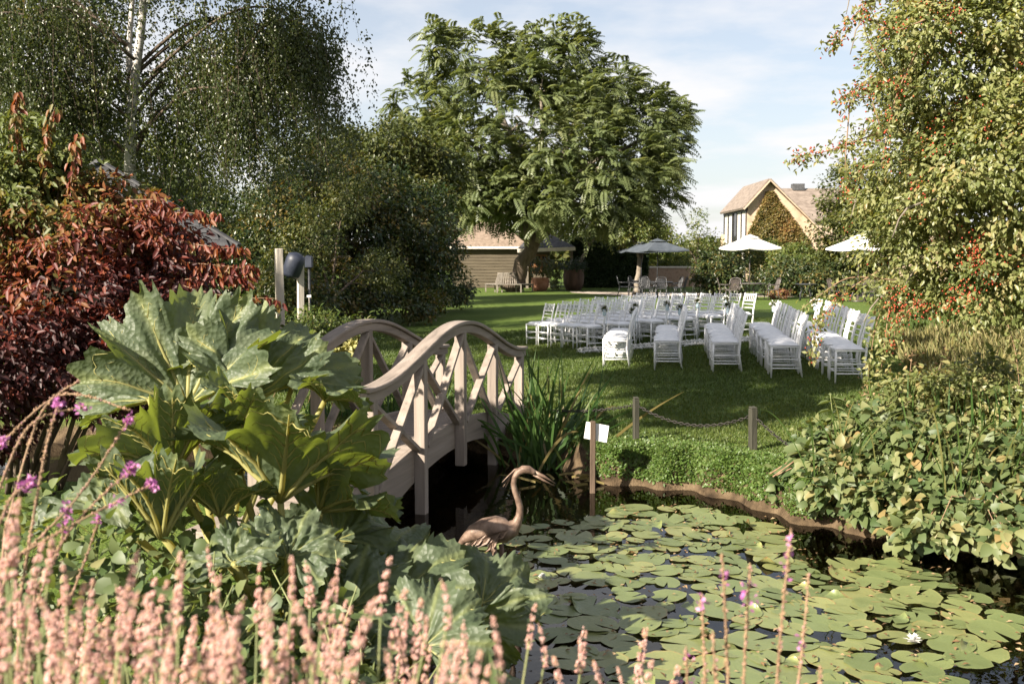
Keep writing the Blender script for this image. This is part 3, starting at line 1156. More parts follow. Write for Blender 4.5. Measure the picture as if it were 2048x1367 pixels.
gunnera_leaf(ga, ca, (650, 800), 6.0, (.35, .1, .88), R_(56), .30, R_(280), (.5, -.3, .8), 16, .3, crink=1.6)

cb = Vector((-1.05, 4.75, gz(-1.05, 4.75) - .02))
gb = thing('gunnera_plant', 'giant gunnera with yellow-green backlit funnel leaves in front of the bridge', 'plant', cb)
gunnera_leaf(gb, cb, (560, 1000), 4.6, (.08, .42, .90), R_(45), .64, R_(330), (.2, -1, .4), 21, .32)
gunnera_leaf(gb, cb, (470, 905), 5.0, (-.15, .35, .92), R_(50), .46, R_(300), (-.2, -1, .3), 22, .35)
gunnera_leaf(gb, cb, (345, 945), 4.7, (-.35, .30, .88), R_(42), .48, R_(290), (-.2, -1, .4), 23, .25)
gunnera_leaf(gb, cb, (640, 1020), 4.9, (.62, .25, .72), R_(44), .44, R_(280), (.6, -.9, .1), 24, .2)
gunnera_leaf(gb, cb, (325, 1075), 4.2, (-.10, .25, .95), R_(30), .46, R_(250), (-.1, -1, .3), 25, .2)
gunnera_leaf(gb, cb, (575, 1115), 4.2, (.25, -.40, .85), R_(55), .27, R_(290), (.3, 0, 1), 26, .35, crink=3.0)
gunnera_leaf(gb, cb, (470, 1130), 4.1, (-.2, -.35, .9), R_(58), .24, R_(290), (-.2, 0, 1), 126, .35, crink=3.0)
gunnera_leaf(gb, cb, (670, 1080), 4.9, (.45, -.25, .78), R_(62), .36, R_(290), (.3, 0, 1), 27, .25, crink=1.5)
gunnera_leaf(gb, cb, (215, 1020), 4.4, (-.35, -.2, .9), R_(58), .38, R_(290), (-.3, 0, 1), 28, .3, crink=1.6)
gunnera_leaf(gb, cb, (440, 1030), 4.4, (-.05, .3, .95), R_(44), .30, R_(280), (0, -1, .3), 29, .3)

cc = Vector((-.42, 4.75, gz(-.42, 4.75) - .02))
gc = thing('gunnera_plant', 'low dark gunnera with drooping lobed leaves beside the heron statue', 'plant', cc)
gunnera_leaf(gc, cc, (965, 1205), 4.9, (.25, -.35, .90), R_(58), .36, R_(290), (.5, 0, .9), 31, .35, crink=1.6)
gunnera_leaf(gc, cc, (765, 1125), 5.4, (.10, -.3, .92), R_(60), .42, R_(300), (.3, .2, 1), 32, .45)
gunnera_leaf(gc, cc, (800, 1195), 4.7, (-.25, -.40, .88), R_(68), .40, R_(300), (0, .4, .8), 33, .3, crink=1.4)
gunnera_leaf(gc, cc, (935, 1225), 4.5, (.20, -.62, -.10), R_(50), .34, R_(250), (.2, -.2, -1), 34, .3)
gunnera_leaf(gc, cc, (700, 1215), 4.4, (-.1, -.45, .85), R_(64), .36, R_(290), (0, .2, 1), 35, .35, crink=1.6)
gunnera_leaf(gc, cc, (850, 1290), 4.2, (.1, -.6, .6), R_(60), .32, R_(290), (.2, 0, 1), 36, .35)
gunnera_leaf(gc, cc, (835, 1115), 5.3, (.2, .1, .88), R_(60), .28, R_(290), (.6, -.5, .5), 37, .4)

# ------------------------------------------------------------------ leafy underplanting at the left (broad leaves between the gunnera and flowers)
n = 4200
P = np.stack([rng.uniform(-2.6, -.25, n), rng.uniform(2.6, 5.0, n), np.zeros(n)], 1)
gzv = ground_z(P[:, 0], P[:, 1])
ok = (gzv > -.3)
P, gzv = P[ok], gzv[ok]
n = len(P)
hmax = .25 + .55 * np.clip((-P[:, 0] - .1) / 1.6, 0, 1)
P[:, 2] = gzv + hmax * rng.random(n) ** .7
under = thing('bindweed_patch', 'tangle of mid-green heart-shaped leaves between the gunnera and the pink flowers', 'plant', (-1.3, 3.8, gz(-1.3, 3.8)))
L = .035 + .055 * rng.random(n)
leaves('foliage', 'bank_leaf', P, unit(rdirs(n) + np.array([0, -.3, .1])), unit(rdirs(n) * .6 + np.array([-.3, -.3, .8])), L, L * .8, np.clip(rng.normal(.25, .22, n), 0, .8), under, ovate='broad', droop=.3)
m = MB()
for k in range(70):
    x, y = random.uniform(-2.5, -.4), random.uniform(2.7, 4.9)
    z = gz(x, y)
    m.tube([(x, y, z - .03), (x + random.uniform(-.1, .1), y, z + .3), (x + random.uniform(-.25, .25), y + random.uniform(-.1, .1), z + random.uniform(.4, .75))], [.007, .006, .003], 5)
m.build('stems', 'stem_green', under, True, True)


# ------------------------------------------------------------------ pink bistort in the foreground
def spike_mesh(name, length, rad, nfl, fl, mat, taper=.6, tintlo=0, gap=.0):
    V, Fc, T = [], [], []
    octa = np.array([(1, 0, 0), (-1, 0, 0), (0, 1, 0), (0, -1, 0), (0, 0, 1.25), (0, 0, -1.25)], float)
    of = np.array([(0, 2, 4), (2, 1, 4), (1, 3, 4), (3, 0, 4), (2, 0, 5), (1, 2, 5), (3, 1, 5), (0, 3, 5)])
    bend, bend2 = rng.normal(0, .008), rng.normal(0, .006)
    ph = rng.random() * 6
    for k in range(nfl):
        t = (k + rng.random()) / nfl
        if gap and math.sin(t * 29 + ph) * .5 + .5 < gap * rng.random() * 1.6:
            continue
        r = rad * (1 - taper * t ** 1.5) * (.35 + .65 * min(1, t * 9 + .4)) * rng.uniform(.55, 1.05)
        a = k * 2.4 + rng.random()
        c = np.array([r * math.cos(a) + bend * t * t, r * math.sin(a) + bend2 * t * t, t * length])
        sz = fl * (1 - .45 * t) * rng.uniform(.7, 1.3)
        V.append(octa * sz * rng.uniform(.75, 1.2, (6, 3)) + c)
        Fc.append(of + 6 * (len(V) - 1))
        T.append(np.full(6, np.clip(rng.normal(.35 + tintlo + .5 * t * .6, .25), 0, 1)))
    me = np_mesh(name, np.concatenate(V), np.concatenate(Fc), np.concatenate(T), smooth=True)
    me.materials.append(MATS[mat])
    return me


spikes = [spike_mesh('flower_spike', random.uniform(.075, .105), random.uniform(.0052, .0074), 125, .0033, 'pink_floret', gap=.45) for _ in range(9)]
bist = thing('bistort_clump', 'clump of salmon-pink bistort flower spikes on thin green stems at the pond edge', 'flowers', (-.35, 1.5, .22))
tips = [(1000, 1238, 1.15), (1065, 1208, 1.6), (1092, 1245, 1.7), (1165, 1262, 1.75), (1178, 1240, 1.8), (1112, 1318, 1.4), (1205, 1325, 1.5), (1240, 1330, 1.6), (1285, 1262, 1.75), (1300, 1318, 1.5), (1345, 1335, 1.6),
        (80, 1075, 1.3), (115, 1060, 1.35), (135, 1110, 1.3), (185, 1160, 1.45), (268, 1110, 1.3), (355, 1105, 1.25), (365, 1125, 1.4), (295, 1160, 1.5), (325, 1165, 1.4), (410, 1080, 1.6), (590, 1095, 1.4), (625, 1110, 1.7), (675, 1120, 1.7),
        (655, 1160, 1.4), (520, 1125, 1.6), (430, 1160, 1.5), (770, 1115, 1.5), (800, 1180, 1.4), (905, 1155, 1.3), (860, 1215, 1.4), (930, 1235, 1.5), (840, 1200, 1.5), (20, 1010, 1.2), (30, 1050, 1.3), (210, 1240, 1.35)]
for k in range(165):
    x = random.uniform(-30, 970) if k < 120 else random.uniform(-20, 700)
    lo = np.interp(x, [0, 300, 700, 980], [1130, 1170, 1190, 1280])
    tips.append((x, random.uniform(lo, 1390), random.uniform(1.0, 1.75)))
ymin, mstem = 0, None
for k, (x, y, d) in enumerate(tips):
    me = spikes[k % 9]
    tip = W(x, y, d)
    lean = Vector((random.gauss(.06, .10), random.gauss(0, .08), 1)).normalized()
    length = .088
    o = link('flower_spike', me)
    q = lean.to_track_quat('Z', 'Y')
    sc_ = random.uniform(.75, 1.1)
    b = tip - lean * length * sc_
    o.rotation_mode = 'QUATERNION'
    o.location = b
    o.rotation_quaternion = q
    o.scale = (sc_ * random.uniform(.85, 1.25),) * 2 + (sc_,)
    keep(o, bist)
    m = MB()
    foot = Vector((b.x - lean.x * 1.2 + random.uniform(-.08, .08), b.y + random.uniform(-.05, .15), .15))
    foot.y = max(foot.y, .9)
    mid = b.lerp(foot, .4) + Vector((random.uniform(-.03, .03), 0, 0)) - lean * .02
    m.tube([b + lean * .02, b.lerp(mid, .5), mid, foot], [.0016, .0019, .0022, .003], 5)
    m.build('stem', 'stem_green', bist, True, True)
# leaves of the clump, low down
n = 2600
P = np.stack([rng.uniform(-1.5, .25, n), rng.uniform(1.15, 2.3, n), rng.uniform(.2, .78, n)], 1)
P[:, 2] -= np.clip(P[:, 0] + .2, 0, 1) * .5
L = .06 + .08 * rng.random(n)
leaves('foliage', 'bank_leaf', P, unit(rdirs(n) + np.array([0, -.1, .5])), unit(rdirs(n) * .7 + np.array([-.2, 0, .8])), L, L * .35, np.clip(rng.normal(.3, .2, n), 0, .8), bist, ovate=True)


# purple loosestrife: fading spikes
def curve_pts(pts, n=10):
    P = [Vector(p) for p in pts]
    if len(P) == 2:
        return [P[0].lerp(P[1], k / n) for k in range(n + 1)]
    out = []
    for k in range(n + 1):
        t = k / n * (len(P) - 1)
        i = min(int(t), len(P) - 2)
        u = t - i
        p0, p1, p2, p3 = P[max(i - 1, 0)], P[i], P[i + 1], P[min(i + 2, len(P) - 1)]
        out.append(.5 * ((2 * p1) + (p2 - p0) * u + (2 * p0 - 5 * p1 + 4 * p2 - p3) * u * u + (3 * p1 - p0 - 3 * p2 + p3) * u * u * u))
    return out


OCT = np.array([(1, 0, 0), (-1, 0, 0), (0, 1, 0), (0, -1, 0), (0, 0, 1.2), (0, 0, -1.2)], float)
OF = np.array([(0, 2, 4), (2, 1, 4), (1, 3, 4), (3, 0, 4), (2, 0, 5), (1, 2, 5), (3, 1, 5), (0, 3, 5)])


def blobs(name, pts, size, mat, root, tint):
    pts = np.asarray(pts)
    n = len(pts)
    sz = np.asarray(size).reshape(-1, 1, 1) * np.ones((n, 1, 1))
    V = (pts[:, None, :] + OCT[None] * sz * rng.uniform(.75, 1.25, (n, 6, 3))).reshape(-1, 3)
    Fc = (OF[None] + 6 * np.arange(n)[:, None, None]).reshape(-1, 3)
    me = np_mesh(name, V, Fc, np.repeat(tint, 6), smooth=True)
    o = link(name, me, mat)
    keep(o, root)
    o['kind'] = 'stuff'
    return o


def loosestrife(root, pxs, flowers, rb=.006, whorl=.011, dens=300):
    pts = curve_pts([W(*p) for p in pxs], 16)
    m = MB()
    m.tube(pts, [.0032 - .002 * k / 16 for k in range(17)], 6)
    st = m.build('stem', 'stem_brown', root, True, True)
    lens = sum((pts[k + 1] - pts[k]).length for k in range(16))
    nn = int(lens * dens)
    B = []
    for k in range(nn):
        t = min(.999, .05 + .95 * rng.random())
        t = np.floor(t * lens / whorl) * whorl / lens + rng.normal(0, .0022) / lens
        t = min(.999, max(0, t))
        i = int(t * 16)
        p = pts[i].lerp(pts[i + 1], t * 16 - i)
        a = rdirs(1)[0] * rb * (1.2 - .6 * t) * rng.uniform(.4, 1)
        B.append(np.array(p) + a)
    blobs('seed_heads', B, .0027 * rng.uniform(.6, 1.25, len(B)), 'seed_floret', root, np.clip(rng.normal(.5, .25, len(B)), 0, 1))
    for (t0, t1, cnt) in flowers:
        B = []
        for k in range(cnt):
            t = rng.uniform(t0, t1)
            i = min(15, int(t * 16))
            p = pts[i].lerp(pts[i + 1], t * 16 - i)
            B.append(np.array(p) + rdirs(1)[0] * rb * 2.2 * rng.uniform(.3, 1))
        B = np.array(B)
        n = len(B)
        leaves('blossom', 'magenta_floret', B, rdirs(n), rdirs(n), .012, .008, rng.random(n), root)


lr = thing('loosestrife_plant', 'slender fading loosestrife spikes rising before the lily pads', 'flowers', (.62, 1.7, .1))
for top, bot, fl in (((1403, 1185, 1.75), (1412, 1500, 1.7), [(.86, .95, 10)]), ((1444, 1105, 1.7), (1458, 1500, 1.65), [(.80, .86, 9)]), ((1500, 1130, 1.75), (1482, 1500, 1.7), [(.70, .9, 16)]),
                     ((1582, 1055, 1.7), (1545, 1500, 1.65), [(.72, .95, 18)]), ((1618, 1145, 1.8), (1578, 1500, 1.7), [(.55, .62, 9)]), ((1372, 1290, 1.6), (1380, 1500, 1.6), [(.6, .9, 10)]), ((1425, 1260, 1.65), (1432, 1500, 1.6), []), ((1640, 1330, 1.6), (1630, 1500, 1.6), [])):
    foot = W(bot[0], bot[1], bot[2])
    loosestrife(lr, [bot, ((top[0] + bot[0]) / 2 + random.uniform(-4, 4), (top[1] + bot[1]) / 2, (top[2] + bot[2]) / 2), top], fl)
    m = MB()
    m.tube([foot + Vector((0, 0, .01)), foot.lerp(Vector((.6, 1.75, .05)), .5), (foot.x * .8 + .12, 1.75, .05)], [.0032, .0036, .004], 6)
    m.build('stem', 'stem_brown', lr, True, True)

ll = thing('loosestrife_plant', 'arching loosestrife with magenta flower heads beside the red-leaved shrub', 'flowers', (-1.5, 2.6, .05))
for pxs, fl in (([(40, 1200, 2.0), (85, 930, 2.1), (118, 800, 2.2)], [(.9, 1.0, 45)]), ([(0, 1150, 2.1), (150, 1000, 2.2), (262, 832, 2.3)], [(.93, 1.0, 30)]),
                ([(60, 1240, 2.0), (140, 1060, 2.1), (272, 930, 2.2)], [(.88, .99, 48)]), ([(20, 1120, 2.0), (180, 1030, 2.1), (312, 965, 2.2)], [(.92, 1.0, 50), (.62, .72, 14)]),
                ([(-20, 1100, 1.9), (20, 1000, 2.0), (64, 962, 2.1)], [(.75, 1.0, 60)]), ([(70, 1180, 2.1), (120, 1090, 2.1), (136, 1010, 2.1)], [(.6, 1.0, 40)]), ([(-10, 1000, 2.2), (60, 850, 2.3), (175, 812, 2.4)], [(.9, 1, 20)]),
                ([(10, 1060, 2.4), (80, 830, 2.5), (160, 760, 2.5)], []), ([(-10, 900, 2.6), (120, 790, 2.6), (260, 820, 2.5)], []), ([(-20, 980, 2.3), (-5, 900, 2.3), (8, 880, 2.3)], [(.6, 1, 30)]),
                ([(120, 1250, 2.1), (170, 1120, 2.2), (200, 1030, 2.2)], [(.8, 1, 14)])):
    loosestrife(ll, pxs, fl, rb=.006)
    a, b = W(*pxs[0]), W(*pxs[1])
    m = MB()
    m.tube([a, a + (a - b) * .3 + Vector((0, 0, -.15)), (a.x - .05, 2.3, .05)], [.003, .0035, .004], 6)
    m.build('stem', 'stem_brown', ll, True, True)

# ------------------------------------------------------------------ water lilies
PADPOLY = [(940, 1110), (1000, 1062), (1090, 1048), (1180, 1040), (1250, 1016), (1330, 1010), (1430, 1026), (1535, 1045), (1560, 1075), (1640, 1150), (1690, 1122), (1800, 1120), (1900, 1165), (2010, 1215), (2060, 1255), (2030, 1310), (1960, 1345), (2010, 1400), (900, 1420)]
pw = np.array([tuple(G(a, b, WATER))[:2] for a, b in PADPOLY])
holes = [(1120, 1185, 26), (1240, 1205, 26), (1370, 1100, 22), (1060, 1310, 60), (1090, 1355, 70), (1330, 1290, 45), (1430, 1250, 40), (1560, 1240, 22), (1480, 1200, 18), (1310, 1150, 22), (1290, 1060, 18), (1560, 1330, 18), (1880, 1340, 24)]
hw = [(G(a, b, WATER), r * G(a, b, WATER).y / F) for a, b, r in holes]


def pad_mesh(k):
    na, nr = 36, 5
    rs = np.random.default_rng(100 + k)
    V, T = [(0, 0, 0)], [0.0]
    slit = .16
    th = np.linspace(slit, 2 * math.pi - slit, na)
    wav = .035 * np.sin(th * rs.integers(2, 5) + rs.random() * 6) + .02 * np.sin(th * 9 + rs.random() * 6) + .012 * rs.normal(0, 1, na)
    curl = np.zeros(na)
    if k in (2, 5):
        c0 = rs.uniform(1, 5)
        curl = np.exp(-((th - c0) / .45) ** 2) * .42
    if k == 6:
        curl = np.exp(-((th - 2.0) / .8) ** 2) * .75
    for j in range(1, nr + 1):
        s = (j / nr) ** .8
        for a in range(na):
            r = s * (1 + wav[a])
            z = .015 * s * math.sin(th[a] * 3 + k) + .012 * s * s + curl[a] * s ** 5
            r *= 1 - .35 * curl[a] * s ** 4
            V.append((r * math.cos(th[a]), r * math.sin(th[a]), z))
            T.append((.22 if j == nr else 0.0) + .18 * min(1, curl[a] * 2) * (j >= nr - 1))
    Fq = []
    for j in range(nr - 1):
        for a in range(na - 1):
            p = 1 + j * na + a
            Fq.append((p, p + na, p + na + 1, p + 1))
    Ft = [(0, 1 + a, 2 + a) for a in range(na - 1)]
    me = bpy.data.meshes.new('lily_pad')
    me.from_pydata(V, [], Fq + Ft)
    me.polygons.foreach_set('use_smooth', np.ones(len(me.polygons), dtype=bool))
    at = me.attributes.new('tint', 'FLOAT', 'POINT')
    at.data.foreach_set('value', np.array(T, dtype=np.float32))
    me.materials.append(MATS['lily_pad'])
    return me


pads = [pad_mesh(k) for k in range(7)]
lily = thing('water_lily', 'raft of green and yellowing lily pads spread over the pond', 'water lily', (1.5, 6.3, WATER))
lo, hi = pw.min(0), pw.max(0)
placed, tries = [], 0
while len(placed) < 285 and tries < 40000:
    tries += 1
    x, y = rng.uniform(lo[0], hi[0]), rng.uniform(lo[1] - .3, hi[1])
    if poly_sd(np.array([x]), np.array([y]), pw)[0] > -.02 or poly_sd(np.array([x]), np.array([y]), POND)[0] > -.18:
        continue
    if any((x - h_.x) ** 2 + ((y - h_.y) * .6) ** 2 < r_ * r_ for h_, r_ in hw):
        continue
    r = rng.uniform(.06, .165)
    if any((x - a) ** 2 + (y - b) ** 2 < (.60 * (r + c)) ** 2 for a, b, c in placed):
        continue
    placed.append((x, y, r))
for k, (x, y, r) in enumerate(placed):
    v = int(rng.choice(7, p=[.23, .22, .09, .22, .19, .05, 0]))
    o = link('lily_pad', pads[v])
    keep(o, lily)
    o.location = (x, y, WATER + .004 + .0009 * (k % 9))
    o.rotation_euler = (rng.normal(0, .05), rng.normal(0, .05), rng.uniform(0, 6.28))
    o.scale = (r, r * rng.uniform(.9, 1.0), r)
n = 800
xg = rng.uniform(lo[0], hi[0], n)
yg = rng.uniform(lo[1], hi[1], n)
ok = (poly_sd(xg, yg, pw) < .12) & (poly_sd(xg, yg, POND) < -.05)
xg, yg = xg[ok], yg[ok]
n = len(xg)
tag(leaves('floating_debris', 'dry_leaf', np.stack([xg, yg, np.full(n, WATER + .018) + .01 * rng.random(n)], 1), rdirs(n) * np.array([1, 1, .12]), unit(rdirs(n) * .35 + np.array([0, 0, 1.])), .02 + .03 * rng.random(n), .012 + .012 * rng.random(n), rng.random(n)), 'scattered dead leaf bits floating among the lily pads', 'debris', kind='stuff')
for (px, py, dd) in ((1825, 1290, 0), (1085, 1160, 1)):
    c = G(px, py, WATER)
    n = 34
    a = rng.uniform(0, 6.28, n)
    el = rng.uniform(.25, 1.4, n)
    D = np.stack([np.cos(a) * np.cos(el), np.sin(a) * np.cos(el), np.sin(el)], 1)
    leaves('flower', 'petal_white', np.array(c) + np.array([0, 0, .02]) + D * .004, D, np.array([0, 0, 1.]) + D * -.3 + rdirs(n) * .1, .05 if dd == 0 else .03, .02, rng.random(n), lily, ovate=True)

# ------------------------------------------------------------------ iris clump
ic = Vector((.30, 10.15, -.40))
iris = thing('iris_clump', 'tall clump of dark sword-shaped iris leaves at the bridge end', 'plant', ic)


def blade(root, base, tip, bend, w, tint, mat='iris_leaf', name='leaf'):
    base, tip = Vector(base), Vector(tip)
    mid = base.lerp(tip, .55) + Vector(bend)
    K = 9
    V, Fc = [], []
    side = (tip - base).cross(Vector((random.uniform(-.6, .6), -1, random.uniform(-.2, .2)))).normalized()
    for k in range(K + 1):
        t = k / K
        p = base * (1 - t) ** 2 + mid * 2 * t * (1 - t) + tip * t * t
        ww = w * (1 - t ** 2.2) * (.8 + .4 * t) * .5 + .0006
        V += [p - side * ww, p + side * ww]
    for k in range(K):
        Fc.append((2 * k, 2 * k + 1, 2 * k + 3, 2 * k + 2))
    me = np_mesh(name, [tuple(v) for v in V], Fc, np.full(len(V), tint), smooth=True)
    o = link(name, me, mat)
    keep(o, root)
    return o


for k in range(105):
    b = ic + Vector((random.gauss(0, .20), random.gauss(0, .12), .02))
    ang = random.gauss(0.10, .42)
    ln = random.uniform(.7, 1.3)
    tip = b + Vector((math.sin(ang) * ln, random.gauss(0, .18), math.cos(ang) * ln))
    bend = Vector((-math.sin(ang) * .10, 0, .10 * abs(ang)))
    if random.random() < .22:
        tip.z -= ln * .42
        tip.x += math.copysign(.14, ang)
        bend = Vector((0, 0, .35))
    blade(iris, b, tip, bend, random.uniform(.022, .036), min(1, max(0, random.gauss(.35, .2))) if random.random() > .1 else .95)
# dead fallen blades at the water
for k in range(14):
    b = Vector((random.uniform(.2, .9), random.uniform(9.2, 9.7), WATER + .02))
    blade(iris, b, b + Vector((random.uniform(-.5, .5), random.uniform(-.3, .1), random.uniform(-.01, .06))), (0, 0, .03), .025, .95)

# reeds beyond the bridge, on the left of it
for bx, by, cnt, lab in ((-2.0, 11.9, 60, 'dark narrow reeds seen through the far handrail of the bridge'), (-1.15, 12.1, 45, 'dark reed tuft behind the bridge, next to the lawn')):
    rd = thing('reed_clump', lab, 'plant', (bx, by, -.42))
    for k in range(cnt):
        b = Vector((bx + random.gauss(0, .35), by + random.gauss(0, .15), -.42))
        ln = random.uniform(.6, .95)
        a = random.gauss(0, .25)
        blade(rd, b, b + Vector((math.sin(a) * ln, random.gauss(0, .1), math.cos(a) * ln)), (0, 0, .03), .02, max(0, random.gauss(.2, .12)))

# ------------------------------------------------------------------ chain fence, sign, log edging
def post_at(px, py, h, w, label, mat='post_green'):
    g = G(px, py, -.07)
    m = MB()
    m.box((0, 0, h / 2 - .15), (w, w, h + .3))
    m.slab([(-w / 2, -w / 2, h), (w / 2, -w / 2, h), (w / 2, w / 2, h + .006), (-w / 2, w / 2, h + .006)], (0, 0, .012))
    o = m.build('chain_post', mat, None, bevel=.006)
    o.location = (g.x, g.y, gz(g.x, g.y))
    o.rotation_euler = (0, random.uniform(-.02, .03), .25)
    tag(o, label, 'post', 'posts of the chain fence')
    return Vector((g.x, g.y, gz(g.x, g.y) + h - .06))


pA = post_at(1272, 888, .44, .055, 'dark slim wooden chain post next to the white board')
pB = post_at(1505, 914, .41, .065, 'greenish wooden chain post beside the leafy pond-edge bank')
pC = Vector((2.95, 8.45, -.02))
pD = Vector((.10, 10.4, .22))


def chain(a, b, sag, label):
    m = MB()
    L = (b - a).length * 1.05
    nl = int(L / .034)
    pts = [a.lerp(b, k / nl) + Vector((0, 0, -sag * 4 * (k / nl) * (1 - k / nl))) for k in range(nl + 1)]
    for k in range(nl):
        c = (pts[k] + pts[k + 1]) / 2
        d = (pts[k + 1] - pts[k]).normalized()
        s = d.cross(Vector((0, 0, 1))).normalized()
        u = s if k % 2 else d.cross(s).normalized()
        ring = []
        for j in range(10):
            t = 2 * math.pi * j / 10
            ring.append(c + d * .026 * math.cos(t) + u * .0125 * math.sin(t))
        base = len(m.v)
        nrm = d.cross(u)
        for j in range(10):
            o_ = (ring[j] - c).normalized()
            for q in range(4):
                t = 2 * math.pi * q / 4
                m.v.append(ring[j] + o_ * .0048 * math.cos(t) + nrm * .0048 * math.sin(t))
        for j in range(10):
            for q in range(4):
                m.f.append([base + j * 4 + q, base + ((j + 1) % 10) * 4 + q, base + ((j + 1) % 10) * 4 + (q + 1) % 4, base + j * 4 + (q + 1) % 4])
    tag(m.build('chain', 'chain_steel', None, True), label, 'chain', 'chains of the pond fence')


chain(pD, pA, .06, 'steel chain running from the iris clump to the dark post')
chain(pA, pB, .15, 'steel chain sagging between the two wooden posts')
chain(pB, pC, .12, 'steel chain dropping from the greenish post into the bank plants')
tag(MB().box((2.95, 8.45, -.12), (.05, .05, .3)).build('chain_post', 'post_green'), 'short chain post buried in the bank plants', 'post', 'posts of the chain fence')

sg = thing('pond_sign', 'small white board seen from behind on a wooden stake in the pond', 'sign', G(1185, 985, WATER))
p = sg.location
m = MB().box((0, 0, .14), (.048, .035, 1.05))
m.build('stake', 'log_wood', sg, bevel=.004)
m = MB().box((0.035, .028, .56), (.215, .008, .155), Matrix.Rotation(R_(8), 3, 'Y') @ Matrix.Rotation(R_(-18), 3, 'Z'))
m.build('board', 'sign_back', sg)

le = thing('log_edging', 'upright cut logs edging the bank beside the white board', 'edging', (1.05, 9.62, WATER))
for k, (x, y, h, r) in enumerate(((.86, 9.72, .30, .06), (.98, 9.68, .28, .055), (1.22, 9.55, .31, .065), (1.36, 9.50, .24, .05), (1.50, 9.40, .20, .05), (.74, 9.8, .26, .05))):
    m = MB().lathe([(r * 1.05, -.35), (r, 0), (r * .97, h - .01), (r * .85, h)], 12, (x, y, WATER))
    m.build('log', 'log_wood', le, True, True)

# ------------------------------------------------------------------ plants on the right bank
def blob_plant(name, label, lobes, base, mat, nclump, per, csize, lsize, aspect=.8, thick=.4, droop=.2, ov='broad', stems=10, tmean=.42, cat='plant', tsd=.2):
    root = thing(name, label, cat, base)
    P, O, ct, loc, C, CO = clumped(lobes, nclump, per, csize, thick)
    g = ground_z(P[:, 0], P[:, 1])
    floor = np.maximum(g, WATER) + .01
    P[:, 2] = np.maximum(P[:, 2], floor + .03 * rng.random(len(P)))
    n = len(P)
    D = unit(loc * .5 + O * .4 + rdirs(n) * .6 + np.array([-.1, -.3, -droop]))
    N = unit(O * .5 + np.array([-.3, -.35, .8]) + rdirs(n) * .5)
    L = lsize * (.55 + .9 * rng.random(n))
    leaves('foliage', mat, P, D, N, L, L * aspect, np.clip(tmean + ct + rng.normal(0, tsd, n), 0, 1), root, ovate=ov, fold=.25, droop=.28)
    m = MB()
    b = Vector(base)
    for k in range(stems):
        c = Vector(C[random.randrange(len(C))])
        m.tube([b + Vector((random.uniform(-.3, .3), random.uniform(-.2, .2), -.03)), b.lerp(c, .5) + Vector((0, 0, .12)), c], [.006, .0045, .002], 5)
    m.build('stems', 'stem_brown', root, True, True)
    return root


lb = lobes_px([(1700, 960, 7.9, 95, 75, .35), (1780, 900, 8.1, 110, 80, .4), (1880, 930, 7.7, 110, 95, .4), (1980, 960, 7.5, 110, 100, .4), (1820, 1000, 7.5, 110, 65, .3), (1660, 910, 8.3, 60, 60, .3), (2080, 1000, 7.3, 90, 110, .4)])
blob_plant('bramble_bank', 'mass of broad green leaves overhanging the pond on the bank', lb, (2.95, 8.0, gz(2.95, 8.0)), 'bank_leaf', 560, 24, .15, .075, aspect=.78, tmean=.32, stems=60, thick=.15, tsd=.24)
lb = lobes_px([(1900, 1060, 7.1, 130, 30, .3), (2010, 1050, 7.0, 80, 40, .3)])
blob_plant('bramble_bank', 'low leafy trailing shoots touching the water under the bank mass', lb, (3.4, 7.35, gz(3.4, 7.35)), 'bank_leaf', 90, 16, .12, .075, tmean=.45, stems=16)
lb = lobes_px([(1850, 800, 8.4, 120, 60, .4), (1960, 800, 8.2, 110, 90, .4), (2040, 850, 8.0, 60, 90, .4)])
blob_plant('bank_shrub', 'yellow-green twiggy shrub above the broad-leaved bank mass', lb, (4.0, 8.6, gz(4.0, 8.6)), 'rose_leaf', 240, 26, .16, .055, aspect=.55, tmean=.38, stems=40)
lb = lobes_px([(1650, 925, 8.2, 40, 30, .2), (1560, 965, 8.4, 30, 20, .12)])
blob_plant('butterbur', 'few large dull green leaves leaning over the bank edge', lb, (2.45, 8.35, gz(2.45, 8.35)), 'bank_leaf', 16, 4, .12, .13, aspect=.9, tmean=.15, stems=8)
# single tall weed
wd = thing('tall_weed', 'single upright weed with drooping leaves in front of the chairs', 'plant', G(1665, 920, -.05))
m = MB().tube(curve_pts([G(1665, 920, -.05), W(1668, 860, 8.7), W(1660, 785, 8.7)], 8), [.008 - .0006 * k for k in range(9)], 6)
m.build('stem', 'stem_green', wd, True, True)
P, D = [], []
for k in range(16):
    t = .3 + .7 * k / 16
    p = W(1668 - 8 * t * t, 920 - 135 * t, 8.7)
    P.append(p)
    a = k * 2.2
    D.append((math.cos(a), math.sin(a) * .7, .15))
n = 16
leaves('leaves', 'bank_leaf', np.array(P), np.array(D), unit(np.array([0, 0, 1.]) + rdirs(n) * .2), .13, .055, np.full(n, .3), wd, ovate=True, droop=.35)
